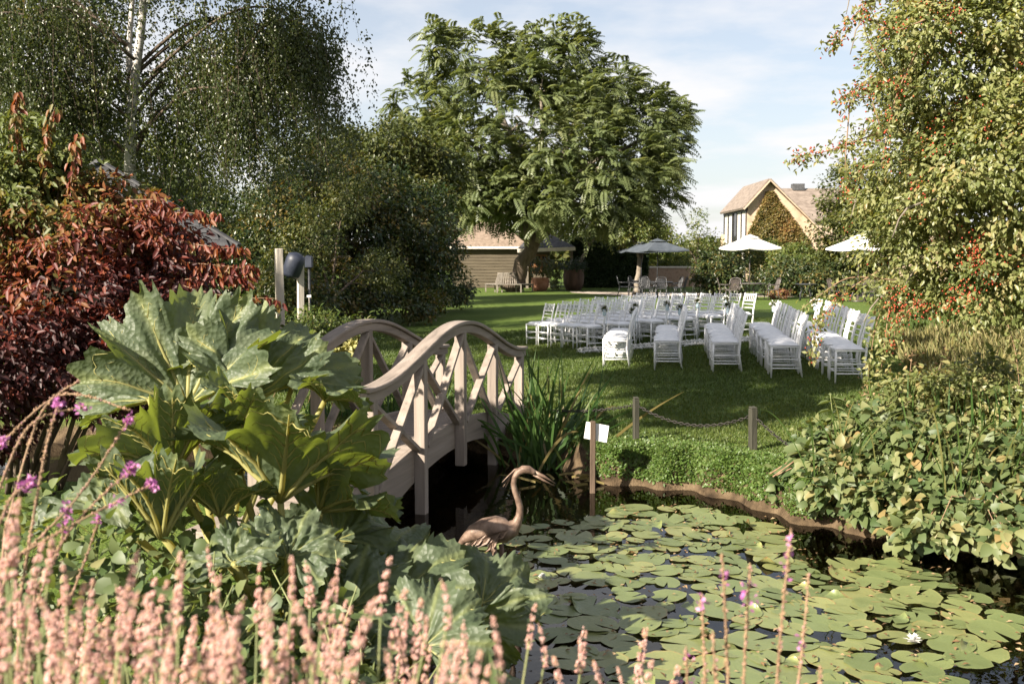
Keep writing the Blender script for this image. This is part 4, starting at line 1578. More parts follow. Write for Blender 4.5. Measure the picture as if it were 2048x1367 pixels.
# reeds on the right bank
for px, py, d, cnt, sp, lab in ((1890, 880, 8.0, 46, .22, 'upright green reeds growing in the middle of the right bank'), (1795, 850, 8.6, 24, .10, 'thin tuft of reeds beside the orange seed heads'), (2035, 900, 7.6, 26, .15, 'long bent reed leaves by the berry bush')):
    b0 = W(px, py, d)
    zz = gz(b0.x, b0.y)
    rd = thing('reed_clump', lab, 'plant', (b0.x, b0.y, zz))
    for k in range(cnt):
        b = Vector((b0.x + random.gauss(0, sp), b0.y + random.gauss(0, sp), zz))
        top = b0.z + random.uniform(.1, .55)
        ln = max(.5, top - zz)
        a = random.gauss(0, .13)
        blade(rd, b, b + Vector((math.sin(a) * ln, random.gauss(0, .08), ln)), (0, 0, .04), random.uniform(.016, .028), random.uniform(.3, .75))
for px, py, d, cnt, sp, lab in ((1720, 960, 7.9, 30, .22, 'thin grass blades poking out of the broad-leaved bank mass'), (1940, 1000, 7.4, 34, .3, 'arching grass blades over the water at the bank')):
    b0 = W(px, py, d)
    zz = gz(b0.x, b0.y)
    rd = thing('grass_tuft', lab, 'plant', (b0.x, b0.y, zz))
    for k in range(cnt):
        b = Vector((b0.x + random.gauss(0, sp), b0.y + random.gauss(0, sp * .6), zz))
        ln = random.uniform(.45, .85)
        a = random.gauss(0, .45)
        blade(rd, b, b + Vector((math.sin(a) * ln, -.18 + random.gauss(0, .12), math.cos(a) * ln * .85)), (0, 0, .22), random.uniform(.008, .014), random.uniform(.5, .95))
# orange dry seed heads
dw = thing('dock_plant', 'orange-brown dry seed heads among the bank reeds', 'plant', (2.95, 8.7, gz(2.95, 8.7)))
B = []
for (x0, y0, x1, y1, d) in ((1720, 900, 1715, 800, 8.6), (1750, 900, 1760, 790, 8.6), (1800, 860, 1825, 700, 8.8), (1690, 900, 1700, 850, 8.5), (1730, 880, 1735, 760, 8.7), (1850, 820, 1890, 690, 8.8), (1780, 880, 1800, 770, 8.6)):
    a, b = W(x0, y0 + 60, d), W(x1, y1, d)
    MB().tube([a, a.lerp(b, .5), b], [.005, .004, .002], 5).build('stem', 'stem_brown', dw, True, True)
    for k in range(70):
        t = .45 + .55 * rng.random()
        B.append(np.array(a.lerp(b, t)) + rng.normal(0, .035, 3) * np.array([1.6, 1, .6]))
B = np.array(B)
n = len(B)
leaves('seed_heads', 'dry_leaf', B, rdirs(n), rdirs(n), .035, .02, rng.random(n), dw)

# ------------------------------------------------------------------ berry rose bush, right
rose = thing('berry_rose_bush', 'tall rambling rose bush covered in red hips arching over the right bank', 'bush', (5.0, 8.6, gz(5.0, 8.6)))
lb = lobes_px([(1900, 120, 7.6, 150, 170, .9), (2030, 330, 7.4, 190, 190, .9), (1830, 330, 7.9, 120, 130, .6), (1880, 480, 7.8, 150, 95, .6), (2000, 560, 7.5, 150, 100, .7), (2130, 120, 7.5, 180, 250, .9), (1790, 420, 8.2, 70, 60, .4), (1930, 330, 7.2, 130, 130, .5),
                 (2150, 520, 7.6, 160, 160, .8), (1960, -120, 7.6, 220, 140, .9), (1820, 590, 8.0, 70, 45, .35), (1830, 60, 7.3, 70, 70, .4)])
P, O, ct, loc, C, CO = clumped(lb, 1700, 46, .15, .4)
n = len(P)
D = unit(loc * .5 + O * .4 + rdirs(n) * .7 + np.array([-.1, -.1, -.45]))
N = unit(O * .5 + np.array([-.4, -.2, .7]) + rdirs(n) * .6)
L = .045 * (.55 + .9 * rng.random(n))
leaves('foliage', 'rose_leaf', P, D, N, L, L * .55, np.clip(.38 + ct + rng.normal(0, .16, n), 0, .93), rose)
hb = []
for k in rng.choice(len(C), 190, replace=False):
    hb.append(C[k] + CO[k] * .10 + rng.normal(0, .045, (rng.integers(5, 16), 3)))
for (px, py, rx, ry) in ((1900, 580, 70, 40), (1830, 620, 40, 30), (1890, 40, 50, 40), (1960, 520, 50, 40)):
    for k in range(9):
        c = np.array(W(px + rng.normal(0, rx * .6), py + rng.normal(0, ry * .6), 7.15))
        hb.append(c + rng.normal(0, .04, (12, 3)))
hb = np.concatenate(hb)
blobs('hips', hb, .0072 * rng.uniform(.75, 1.2, len(hb)), 'hip_red', rose, rng.random(len(hb)))
basep = Vector(rose.location)
for k in range(22):
    c = Vector(C[random.randrange(len(C))])
    m = MB()
    s = basep + Vector((random.uniform(-.3, .5), random.uniform(-.3, .3), -.05))
    top = s.lerp(c, .45) + Vector((0, 0, 1.1))
    m.tube(curve_pts([s, top, c, c + Vector((-.25, -.1, -.25))], 12), [.022 - .0016 * q for q in range(13)], 6)
    m.build('cane', 'bark_grey', rose, True, True)
# sprays that hang clear of the mass
sprays = [([(1790, -30, 7.0), (1705, 35, 7.0), (1655, 102, 7.0)], 1.0, 1), ([(1840, 90, 7.0), (1790, 200, 7.0), (1762, 335, 7.0)], .9, 1), ([(1830, 175, 7.0), (1740, 165, 7.0), (1672, 205, 7.0)], .9, 1), ([(1760, 250, 7.0), (1730, 185, 7.0), (1680, 235, 7.0)], .5, 1),
          ([(1760, 265, 7.1), (1660, 300, 7.1), (1582, 322, 7.1)], 1.0, 1), ([(1760, 540, 7.2), (1690, 585, 7.2), (1640, 640, 7.2), (1622, 718, 7.2)], 1.0, 1), ([(1790, 560, 7.2), (1700, 555, 7.2), (1640, 590, 7.2), (1600, 620, 7.2)], .5, 0),
          ([(1725, -40, 6.9), (1730, 60, 6.9), (1772, 140, 6.9)], .15, 0), ([(1700, 200, 7.0), (1692, 300, 7.0), (1690, 350, 7.0)], .12, 0), ([(1800, 560, 7.4), (1755, 640, 7.4), (1735, 760, 7.4)], .9, 0), ([(1780, 600, 7.3), (1770, 680, 7.3), (1762, 740, 7.3)], .8, 0),
          ([(1840, 600, 7.2), (1800, 640, 7.2), (1780, 700, 7.2)], .8, 1), ([(2000, 600, 7.2), (2030, 700, 7.2), (2040, 790, 7.2)], .6, 0), ([(1850, 40, 6.8), (1780, 60, 6.8), (1720, 20, 6.8)], .6, 1), ([(1740, 330, 7.1), (1700, 360, 7.1), (1690, 400, 7.1)], .6, 1)]
for pl, dens, hips in sprays:
    pts = curve_pts([W(*p) for p in pl], 14)
    MB().tube(pts, [.006 - .0003 * k for k in range(15)], 5).build('cane', 'stem_brown', rose, True, True)
    nl = int(170 * dens)
    ti = rng.random(nl) * 14
    Q = np.array([np.array(pts[int(min(13, t))].lerp(pts[int(min(13, t)) + 1], t - int(min(13, t)))) for t in ti])
    Q = Q + rng.normal(0, .03, Q.shape)
    leaves('spray_leaves', 'rose_leaf', Q, unit(rdirs(nl) + np.array([0, -.1, -.4])), unit(rdirs(nl) + np.array([-.3, -.2, .7])), .045, .024, np.clip(rng.normal(.45, .22, nl), 0, 1), rose)
    if hips:
        nh = int(75 * dens)
        ti = 3 + rng.random(nh) * 11
        Q = np.array([np.array(pts[int(min(13, t))].lerp(pts[int(min(13, t)) + 1], t - int(min(13, t)))) for t in ti]) + rng.normal(0, .03, (nh, 3))
        blobs('hips', Q, .0072 * rng.uniform(.75, 1.2, nh), 'hip_red', rose, rng.random(nh))

# ------------------------------------------------------------------ red-leaved shrub, left
red = thing('red_leaved_shrub', 'large autumn-red shrub with green top growing beside the gunnera', 'bush', (-3.9, 8.0, gz(-3.9, 8.0)))
lb = lobes_px([(60, 430, 7.8, 130, 120, .7), (200, 480, 7.8, 130, 90, .7), (320, 520, 7.8, 110, 70, .5), (150, 600, 7.6, 180, 110, .7), (330, 610, 7.7, 120, 70, .5), (60, 720, 7.4, 150, 120, .7), (220, 740, 7.5, 120, 100, .6), (20, 300, 7.9, 70, 80, .4), (190, 395, 7.9, 85, 55, .4), (250, 415, 7.8, 75, 45, .4), (335, 460, 7.8, 60, 36, .4), (275, 440, 7.9, 70, 40, .4), (70, 350, 7.9, 80, 70, .4), (120, 330, 7.9, 50, 60, .35), (-80, 500, 7.8, 120, 200, .8), (-60, 780, 7.4, 150, 150, .7)])
P, O, ct, loc, C, CO = clumped(lb, 1150, 34, .16, .35, .45)
n = len(P)
zrel = np.clip((P[:, 2] - 1.30) / 1.2 - (P[:, 0] + 3.7) * .45, -.5, 1.4)
D = unit(loc * .5 + O * .4 + rdirs(n) * .75 + np.array([0.15, -.1, -.5]))
N = unit(O * .4 + np.array([-.2, -.4, .5]) + rdirs(n) * .5)
L = .062 * (.5 + .9 * rng.random(n))
leaves('foliage', 'red_leaf', P, D, N, L, L * .46, np.clip(.20 + .95 * zrel + ct * .9 + rng.normal(0, .15, n), 0, 1), red, ovate=True)
for k in range(16):
    c = Vector(C[random.randrange(len(C))])
    s = Vector(red.location) + Vector((random.uniform(-.3, .3), random.uniform(-.2, .2), -.05))
    MB().tube(curve_pts([s, s.lerp(c, .5) + Vector((0, 0, .35)), c], 8), [.026 - .0026 * q for q in range(9)], 6).build('branch', 'bark_dark', red, True, True)
rsp = [([(300, 430, 7.6), (370, 425, 7.5), (432, 432, 7.5)], .75), ([(300, 470, 7.6), (400, 490, 7.5), (485, 498, 7.5)], .9), ([(320, 520, 7.6), (430, 530, 7.5), (512, 538, 7.5)], .9), ([(330, 560, 7.6), (440, 590, 7.5), (556, 597, 7.4)], .8), ([(250, 400, 7.6), (320, 400, 7.6), (330, 410, 7.6)], .5),
       ([(40, 330, 7.6), (30, 240, 7.6), (40, 185, 7.6)], .6), ([(90, 330, 7.6), (95, 260, 7.6), (110, 215, 7.6)], .6), ([(140, 380, 7.6), (150, 310, 7.6), (160, 270, 7.6)], .6), ([(300, 640, 7.4), (360, 630, 7.3), (345, 615, 7.2)], .4), ([(360, 560, 7.6), (450, 550, 7.5), (500, 560, 7.5)], .8)]
for pl, dens in rsp:
    pts = curve_pts([W(*p) for p in pl], 12)
    MB().tube(pts, [.005 - .0003 * k for k in range(13)], 5).build('branch', 'stem_brown', red, True, True)
    nl = int(120 * dens)
    ti = rng.random(nl) * 12
    Q = np.array([np.array(pts[int(min(11, t))].lerp(pts[int(min(11, t)) + 1], t - int(min(11, t)))) for t in ti]) + rng.normal(0, .02, (nl, 3))
    up = pl[0][1] < 395
    leaves('spray_leaves', 'red_leaf', Q, unit(rdirs(nl) * .5 + np.array([.1, -.1, -.8])), unit(rdirs(nl) * .6 + np.array([-.3, -.6, .3])), .075, .034, np.clip(rng.normal(.36 if not up else .62, .18, nl), 0, 1), red, ovate=True)

# ------------------------------------------------------------------ white garden chairs
def make_chair():
    t = thing('spindle_chair', 'white spindle-back chair', 'chair')
    w, dp, sh, h = .40, .40, .44, .92
    # chair faces -x : front legs at x=-dp/2
    for sy in (-1, 1):
        MB().tube([(-dp / 2, sy * w / 2 * .98, 0), (-dp / 2, sy * w / 2, sh * .6), (-dp / 2, sy * w / 2, sh)], [.012, .016, .017], 7).build('leg', 'white_paint', t, True)
        MB().tube([(dp / 2 + .04, sy * w / 2 * .9, 0), (dp / 2 - .01, sy * w / 2 * .9, sh * .7), (dp / 2 + .01, sy * w / 2 * .9, sh + .1), (dp / 2 + .05, sy * w / 2 * .88, .72), (dp / 2 + .10, sy * w / 2 * .86, h)], [.013, .017, .018, .017, .014], 7).build('leg', 'white_paint', t, True)
    m = MB()
    m.slab([(-dp / 2 - .02, -w / 2 - .015, sh), (dp / 2, -w / 2 * .92, sh), (dp / 2, w / 2 * .92, sh), (-dp / 2 - .02, w / 2 + .015, sh)], (0, 0, .03))
    m.build('seat', 'white_paint', t, bevel=.006)
    # domed cushion
    m = MB()
    nx_, ny_ = 7, 7
    for i in range(nx_):
        for j in range(ny_):
            u, v = i / (nx_ - 1) * 2 - 1, j / (ny_ - 1) * 2 - 1
            z = sh + .032 + .048 * (1 - u ** 4) ** .5 * (1 - v ** 4) ** .5 + .004
            m.v.append(Vector((-.015 + u * (dp / 2 + .005), v * (w / 2 + .008) * (1 - .04 * u), z)))
    for i in range(nx_ - 1):
        for j in range(ny_ - 1):
            a = i * ny_ + j
            m.f.append([a, a + ny_, a + ny_ + 1, a + 1])
    m.build('cushion', 'cushion_white', t, True)

    def bx(z):
        return dp / 2 + .01 + (z - sh - .1) * .26 if z > sh + .1 else dp / 2 + .01
    for z in (.60, .68, .75, .895):
        MB().tube([(bx(z), -w / 2 * .88, z), (bx(z) + .012, 0, z), (bx(z), w / 2 * .88, z)], .011, 6).build('back_rail', 'white_paint', t, True)
    m = MB()
    for k in range(6):
        y = (k - 2.5) / 2.5 * w / 2 * .72
        m.tube([(bx(.75) + .008, y, .75), (bx(.895) + .008, y, .895)], .008, 6)
    m.build('back_spindles', 'white_paint', t, True)
    for z in (.14, .27):
        for sy in (-1, 1):
            MB().tube([(-dp / 2, sy * w / 2, z), (dp / 2 + .02, sy * w / 2 * .9, z)], .0095, 6).build('stretcher', 'white_paint', t, True)
        MB().tube([(-dp / 2, -w / 2, z + .035), (-dp / 2, w / 2, z + .035)], .0095, 6).build('stretcher', 'white_paint', t, True)
    MB().tube([(dp / 2 + .01, -w / 2 * .9, .22), (dp / 2 + .01, w / 2 * .9, .22)], .0095, 6).build('stretcher', 'white_paint', t, True)
    return t


chair0 = make_chair()
first = True
ORD = ['front', 'second', 'third', 'fourth', 'fifth', 'sixth']
NTH = ['first', 'second', 'third', 'fourth', 'fifth', 'sixth', 'seventh', 'eighth', 'ninth']
ends = []
near_rows = [((1.78, 17.0), 4), ((2.55, 16.2), 6), ((3.33, 15.4), 7), ((4.0, 14.5), 8), ((4.63, 13.65), 9)]
for r, (st, cnt) in enumerate(near_rows):
    for k in range(cnt):
        x = st[0] + .085 * k + random.gauss(0, .012)
        y = st[1] + (.545 if r else .58) * k + .05 * math.sin(k * 2.1 + r) + random.gauss(0, .012)
        rz = R_(-9) + random.gauss(0, .03)
        lab = 'white spindle-back chair, %s from the aisle, %s row between pond and petal aisle' % (NTH[cnt - 1 - k], ORD[r])
        g = 'white chairs between pond and petal aisle'
        if first:
            chair0.location = (x, y, gz(x, y))
            chair0.rotation_euler = (0, 0, rz)
            chair0['label'], chair0['group'] = lab, g
            first = False
        else:
            dup(chair0, (x, y, gz(x, y)), rz, lab, g)
        if k == cnt - 1:
            ends.append((x, y, r, 0))
far_counts = [5, 6, 7, 8, 8, 9]
for r, cnt in enumerate(far_counts):
    ex_, ey_ = 1.6 + .68 * r, 20.4 + .27 * r
    for k in range(cnt):
        x = ex_ - .25 * k + random.gauss(0, .012)
        y = ey_ + .43 * k + random.gauss(0, .012)
        rz = R_(30) + random.gauss(0, .03)
        lab = 'white spindle-back chair, %s from the aisle, %s row beyond the petal aisle' % (NTH[k], ORD[r])
        dup(chair0, (x, y, gz(x, y)), rz, lab, 'white chairs beyond the petal aisle')
        if k == 0:
            ends.append((x, y, r, 1))

# posies of flowers on ribbon tied to the aisle chairs
for (x, y, r, far) in ends:
    if r == 5:
        continue
    zz = gz(x, y)
    c = Vector((x + .26, y + (.20 if not far else -.22), zz + .80))
    t = thing('aisle_posy', 'white and green posy on blue ribbon, %s row chair %s aisle' % (ORD[r], 'beyond the' if far else 'pond side of'), 'flowers', c, 0, 'posies on the aisle chairs')
    n = 60
    D = rdirs(n)
    leaves('leaves', 'olive_leaf', np.array(c) + D * .015 + np.array([0, 0, .04]), D + np.array([0, 0, .4]), rdirs(n), .075, .022, rng.random(n) * .7, t)
    n = 40
    D = rdirs(n)
    leaves('flowers', 'petal_white', np.array(c) + D * .05 + np.array([0, 0, .05]), D, rdirs(n), .042, .04, rng.random(n), t)
    MB().lathe([(.02, -.1), (.034, -.08), (.034, 0), (.024, .03)], 10, tuple(c)).build('bottle', 'ribbon_blue', t, True, True)
    m = MB()
    m.tube([c + Vector((0, 0, .02)), c + Vector((-.05, 0, .04)), c + Vector((-.09, (-.03 if not far else .03), .05))], .006, 5)
    m.slab([c + Vector((.036, -.02, -.02)), c + Vector((.036, .02, -.02)), c + Vector((.05, .03, -.30)), c + Vector((.05, -.01, -.28))], (.002, 0, 0))
    m.build('ribbon', 'ribbon_blue', t, False, True)

# petal lines along the aisle
n = 5200
t = .45 + rng.random(n) * 4.1
row = rng.integers(0, 2, n)
xg = .9 + t * .98 + rng.normal(0, .03, n)
yg = 19.45 + t * .16 + row * .55 + rng.normal(0, .05, n)
P = np.stack([xg, yg, ground_z(xg, yg) + .03 + .03 * rng.random(n)], 1)
tag(leaves('petals', 'petal_white', P, rdirs(n) * np.array([1, 1, .3]), unit(rdirs(n) * .5 + np.array([0, 0, 1.])), .045, .04, rng.random(n)), 'two lines of white petals strewn along the aisle', 'petals', kind='stuff')

# ------------------------------------------------------------------ terrace furniture
def metal_chair(mat):
    t = thing('garden_armchair', 'x', 'chair')
    # faces -x
    for sy in (-1, 1):
        MB().tube([(-.26, sy * .26, 0), (-.22, sy * .25, .25), (-.24, sy * .25, .44)], .017, 6).build('leg', mat, t, True)
        MB().tube([(.30, sy * .24, 0), (.22, sy * .23, .25), (.20, sy * .23, .44)], .017, 6).build('leg', mat, t, True)
        MB().tube([(-.24, sy * .25, .44), (-.27, sy * .28, .58), (-.20, sy * .29, .66), (.05, sy * .28, .66), (.25, sy * .25, .68)], .017, 6).build('armrest', mat, t, True)
    m = MB()
    m.box((-.02, 0, .445), (.48, .50, .03))
    m.build('seat', mat, t, bevel=.008)
    m = MB()
    top = [(.20, -.23, .44), (.28, -.24, .75), (.33, -.20, .93), (.35, 0, .97), (.33, .20, .93), (.28, .24, .75), (.20, .23, .44)]
    m.tube(curve_pts(top, 16), .017, 6)
    m.build('back_frame', mat, t, True)
    m = MB()
    def bk(u, v):
        return (.20 + .15 * v, u * .22, .46 + .48 * v)
    for k in range(-4, 5):
        a, b = bk(max(-1, min(1, k / 4 - .6)), 0.02), bk(max(-1, min(1, k / 4 + .6)), .95)
        m.bar(a, b, .012, .02)
        a, b = bk(max(-1, min(1, k / 4 + .6)), 0.02), bk(max(-1, min(1, k / 4 - .6)), .95)
        m.bar(a, b, .012, .02)
    m.build('back_lattice', mat, t)
    return t


def garden_table(loc, r, mat, label):
    t = thing('garden_table', label, 'table', loc)
    MB().lathe([(r * .98, .70), (r, .71), (r, .73), (r * .98, .74)], 24).build('table_top', mat, t, False)
    for k in range(4):
        a = k * math.pi / 2 + .4
        c, s = math.cos(a), math.sin(a)
        MB().tube([(c * .42 * r / .6, s * .42 * r / .6, 0), (c * .30, s * .30, .3), (c * .2, s * .2, .55), (c * .40, s * .40, .70)], .02, 6).build('leg', mat, t, True)
    return t


def parasol(loc, zt, half, mat, polemat, label, rz, rise=.62, drop=.06, n=4):
    t = thing('parasol', label, 'parasol', loc, rz)
    ze = zt - rise
    MB().tube([(0, 0, 0), (0, 0, zt - .02)], .024, 8).build('pole', polemat, t, True)
    MB().lathe([(.26, 0), (.26, .05), (.06, .07), (.035, .30)], 16).build('base', polemat, t, True)
    m = MB()
    K = 7
    corners = [(half * math.cos(2 * math.pi * (k + .5) / n) * (1.41 if n == 4 else 1), half * math.sin(2 * math.pi * (k + .5) / n) * (1.41 if n == 4 else 1)) for k in range(n)]
    def top(x, y, f):
        # f 0 centre .. 1 edge
        return Vector((x * f, y * f, zt - rise * (f ** .92) - .0))
    for k in range(n):
        a, b = corners[k], corners[(k + 1) % n]
        grid = []
        for i in range(K + 1):
            f = .22 + .78 * i / K
            rowp = []
            for j in range(K + 1):
                u = j / K
                x, y = a[0] * (1 - u) + b[0] * u, a[1] * (1 - u) + b[1] * u
                p = top(x, y, f)
                p.z -= .07 * f * math.sin(math.pi * u) * (1 if f < 1 else .9)
                rowp.append(p)
            grid.append(rowp)
        i0 = len(m.v)
        for rowp in grid:
            m.v += rowp
        for i in range(K):
            for j in range(K):
                q = i0 + i * (K + 1) + j
                m.f.append([q, q + 1, q + K + 2, q + K + 1])
        # valance
        e0 = grid[-1]
        i1 = len(m.v)
        m.v += [p.copy() for p in e0] + [p + Vector((0, 0, -drop)) for p in e0]
        for j in range(K):
            m.f.append([i1 + j, i1 + j + 1, i1 + K + 2 + j, i1 + K + 1 + j])
    cano = m.build('canopy', mat, t)
    m = MB()
    for k in range(n):
        a, b = corners[k], corners[(k + 1) % n]
        m.poly([(0, 0, zt + .03), (a[0] * .30, a[1] * .30, zt - rise * .22), (b[0] * .30, b[1] * .30, zt - rise * .22)])
    m.build('vent_cap', mat, t)
    for k in range(n):
        a = corners[k]
        MB().tube([(0, 0, zt - .03), (a[0] * .98, a[1] * .98, ze - .012)], .011, 5).build('rib', polemat, t, True)
    MB().tube([(0, 0, zt), (0, 0, zt + .09)], [.022, .01], 6).build('finial', polemat, t, True)
    return t


D1, D2, D3 = 47.0, 44.0, 42.0
u1 = W(1314, 592, D1)
parasol((u1.x, u1.y, 0), W(1312, 478, D1).z, 1.08, 'canvas_navy', 'metal_dark', 'navy parasol with straight pole over the crowded dark table', .35, .50)
u1b = W(1282, 588, D1 + 3.5)
parasol((u1b.x, u1b.y, 0), W(1282, 482, D1 + 3.5).z, 1.05, 'canvas_navy', 'metal_dark', 'second navy parasol, partly behind the first by the dark hedge', .1, .48)
u2 = W(1498, 600, D2)
parasol((u2.x, u2.y, 0), W(1498, 470, D2).z, .95, 'canvas_white', 'metal_bronze', 'white parasol over the table in front of the barn', .5, .55)
u3 = W(1715, 602, D3)
parasol((u3.x, u3.y, 0), W(1715, 470, D3).z, .95, 'canvas_white', 'metal_bronze', 'white parasol half hidden behind the berry rose bush', .45, .55)
garden_table((u2.x + .02, u2.y - .02, 0), .68, 'metal_bronze', 'round bronze table under the white parasol before the barn')
garden_table((u1.x, u1.y, 0), .75, 'metal_dark', 'dark round table under the navy parasol')
garden_table((u3.x, u3.y, 0), .68, 'metal_bronze', 'round table behind the berry bush under a white parasol')
garden_table((u1b.x - .1, u1b.y, 0), .6, 'metal_dark', 'dark table under the second navy parasol by the hedge')
ac = metal_chair('metal_bronze')
ac.location = (W(1466, 600, D2 - .6).x, D2 - .6, 0)
ac.rotation_euler = (0, 0, R_(60))
ac['label'] = 'bronze lattice-back armchair seen from behind at the white parasol table'
dup(ac, (W(1449, 600, D2 + .6).x, D2 + .6, 0), R_(170), 'bronze armchair side-on, left of the white parasol table')
dup(ac, (W(1543, 600, D2 - .2).x, D2 - .2, 0), R_(5), 'bronze armchair facing the white parasol table from the barn side')
dup(ac, (W(1672, 600, D3 + .2).x, D3 + .2, 0), R_(185), 'bronze armchair beside the table behind the berry bush')
dup(ac, (W(1740, 600, D3 - .8).x, D3 - .8, 0), R_(75), 'bronze lattice armchair with its back turned behind the berry bush')
adk = metal_chair('metal_dark')
adk.location = (W(1247, 590, D1 + 2).x, D1 + 2, 0)
adk.rotation_euler = (0, 0, R_(175))
adk['label'] = 'dark lattice armchair standing apart by the hedge end'
for px, dd, rz, lab in ((1272, D1 + 1.2, 150, 'dark armchair beside the orange-lit tree trunk'), (1292, D1 - 1.0, 100, 'dark lattice armchair with its back to the lawn at the navy parasol table'), (1322, D1 - 1.0, 80, 'second dark armchair with its back to the lawn at the navy table'),
                        (1350, D1 - .1, 10, 'dark armchair on the barn side of the navy table'), (1360, D1 + 1.3, 0, 'dark armchair drawn back towards the brick wall'), (1300, D1 + 1.3, 215, 'dark armchair on the far side of the navy table')):
    dup(adk, (W(px, 590, dd).x, dd, 0), R_(rz), lab)
for px, dd, lab in ((1611, 43.0, 'dark small table by the dark bushes'), (1395, 54.0, 'pale stone bench end by the brick wall')):
    p = W(px, 590, dd)
    garden_table((p.x, p.y, 0), .45, 'metal_dark' if px > 1500 else 'fascia_pale', lab)

# ------------------------------------------------------------------ tree seat, pots
TB = W(1020, 580, 55)
seat = thing('tree_seat', 'hexagonal weathered slatted bench round the trunk of the big tree', 'bench', (TB.x - .05, TB.y, 0))
ri, ro = .75, 1.35
for k in range(6):
    a0, a1 = k * math.pi / 3, (k + 1) * math.pi / 3
    p = lambda r, a, z: Vector((r * math.cos(a), r * math.sin(a), z))
    m = MB()
    for q in range(3):
        r0_, r1_ = ri + (ro - ri) * q / 3 + .01, ri + (ro - ri) * (q + 1) / 3 - .01
        m.slab([p(r0_, a0, .42), p(r1_, a0, .42), p(r1_, a1, .42), p(r0_, a1, .42)], (0, 0, .04))
    m.build('seat', 'bench_teak', seat)
    for q in range(6):
        t = (q + .5) / 6
        a_, b_ = p(ri + .04, a0, .46).lerp(p(ri + .04, a1, .46), t), p(ri - .14, a0, 1.02).lerp(p(ri - .14, a1, 1.02), t)
        MB().bar(a_, b_, .055, .025, up=(p(1, (a0 + a1) / 2, 0))).build('back_slat', 'bench_teak', seat)
    MB().bar(p(ri - .13, a0, 1.03), p(ri - .13, a1, 1.03), .05, .06).build('back_rail', 'bench_teak', seat)
    for r in (ri + .03, ro - .06):
        MB().box(p(r, a0, .21), (.07, .07, .42)).build('leg', 'bench_teak', seat)
    MB().bar(p(ri, a0, .38), p(ro - .04, a0, .38), .05, .06).build('seat_bearer', 'bench_teak', seat)


def pot(px, py, d, r, h, mat, label, leaf, hh, plab):
    p = W(px, py, d)
    o = MB().lathe([(r * .7, 0), (r * .95, h * .35), (r, h * .75), (r * .9, h * .93), (r * 1.02, h)], 20).build('plant_pot', mat, None, True)
    o.location = (p.x, p.y, 0)
    tag(o, label, 'pot')
    blob_plant('potted_shrub', plab, [((p.x, p.y, h + hh * .5), (r * 1.3, r * 1.3, hh * .6))], (p.x, p.y, h * .9), leaf, 50, 18, r * .5, .09, stems=6)


pot(1080, 580, 57, .52, .75, 'terracotta', 'round terracotta pot beside the tree seat', 'olive_leaf', 1.1, 'loose variegated shrub growing in the terracotta pot')
pot(1147, 578, 58, .62, 1.2, 'barrel_wood', 'dark brown barrel planter by the porch post', 'hedge_leaf', .5, 'clipped dark shrub in the brown barrel planter')
p = W(1108, 575, 59)
blob_plant('porch_shrub', 'slim upright green shrub under the porch roof', [((p.x, p.y, .9), (.5, .5, .9))], (p.x, p.y, 0), 'olive_leaf', 60, 18, .25, .09, stems=6)

# ------------------------------------------------------------------ summer house with porch
SD = 63.0


def X(px, d):
    return (px - 1024) / F * d


sh = thing('summer_house', 'timber-clad summer house with tiled hip roof behind the big tree', 'building', (X(985, SD), SD + 2, 0))
x0, x1 = X(905, SD), X(1045, SD)
ze = 2.55
MB().box(((x0 + x1) / 2, SD + 2.2, ze / 2), (x1 - x0, 4.4, ze)).build('wall', 'cladding', sh, False, True)
for k in range(13):
    MB().bar((x0 - .01, SD - .015, .1 + k * .19), (x1 + .01, SD - .015, .1 + k * .19), .03, .165).build('cladding_board', 'cladding', sh, False, True)
m = MB()
e = .35
A_, B_, C_, D_ = (x0 - e, SD - e, ze), (x1 + e, SD - e, ze), (x1 + e, SD + 4.4 + e, ze), (x0 - e, SD + 4.4 + e, ze)
r1, r2 = (x0 + 1.7, SD + 2.2, ze + 1.55), (x1 - 1.4, SD + 2.2, ze + 1.55)
for q in ([A_, B_, r2, r1], [B_, C_, r2], [C_, D_, r1, r2], [D_, A_, r1]):
    m.slab(q, (0, 0, .12))
m.build('roof', 'roof_shingle', sh, False, True)
MB().bar((x0 - e, SD - e - .03, ze - .02), (x1 + e, SD - e - .03, ze - .02), .05, .16).build('gutter', 'fascia_pale', sh, False, True)
# porch wing
px0, px1 = X(1046, SD - 1), X(1146, SD - 1)
pz = 2.35
for xx in (px0 + .25, px1 - .12):
    MB().box((xx, SD - 1.2, pz / 2), (.16, .16, pz)).build('porch_post', 'bark_grey', sh, False, True)
m = MB()
A_, B_, C_, D_ = (px0 - .35, SD - 1.5, pz), (px1 + .1, SD - 1.5, pz + .12), (px1 + .1, SD + 3, pz + .12), (px0 - .35, SD + 3, pz)
ap = (px0 + .95, SD + .8, pz + 1.35)
for q in ([A_, B_, ap], [B_, C_, ap], [C_, D_, ap], [D_, A_, ap]):
    m.slab(q, (0, 0, .10))
m.build('porch_roof', 'slate_grey', sh, False, True)
MB().bar((px0 - .35, SD - 1.53, pz - .02), (px1 + .1, SD - 1.53, pz + .1), .05, .22).build('porch_fascia', 'fascia_pale', sh, False, True)
wx0, wx1 = X(1040, SD + .4), X(1100, SD + .4)
MB().box(((wx0 + wx1) / 2, SD + .7, pz / 2), (wx1 - wx0, .3, pz)).build('porch_wall', 'cladding', sh, False, True)
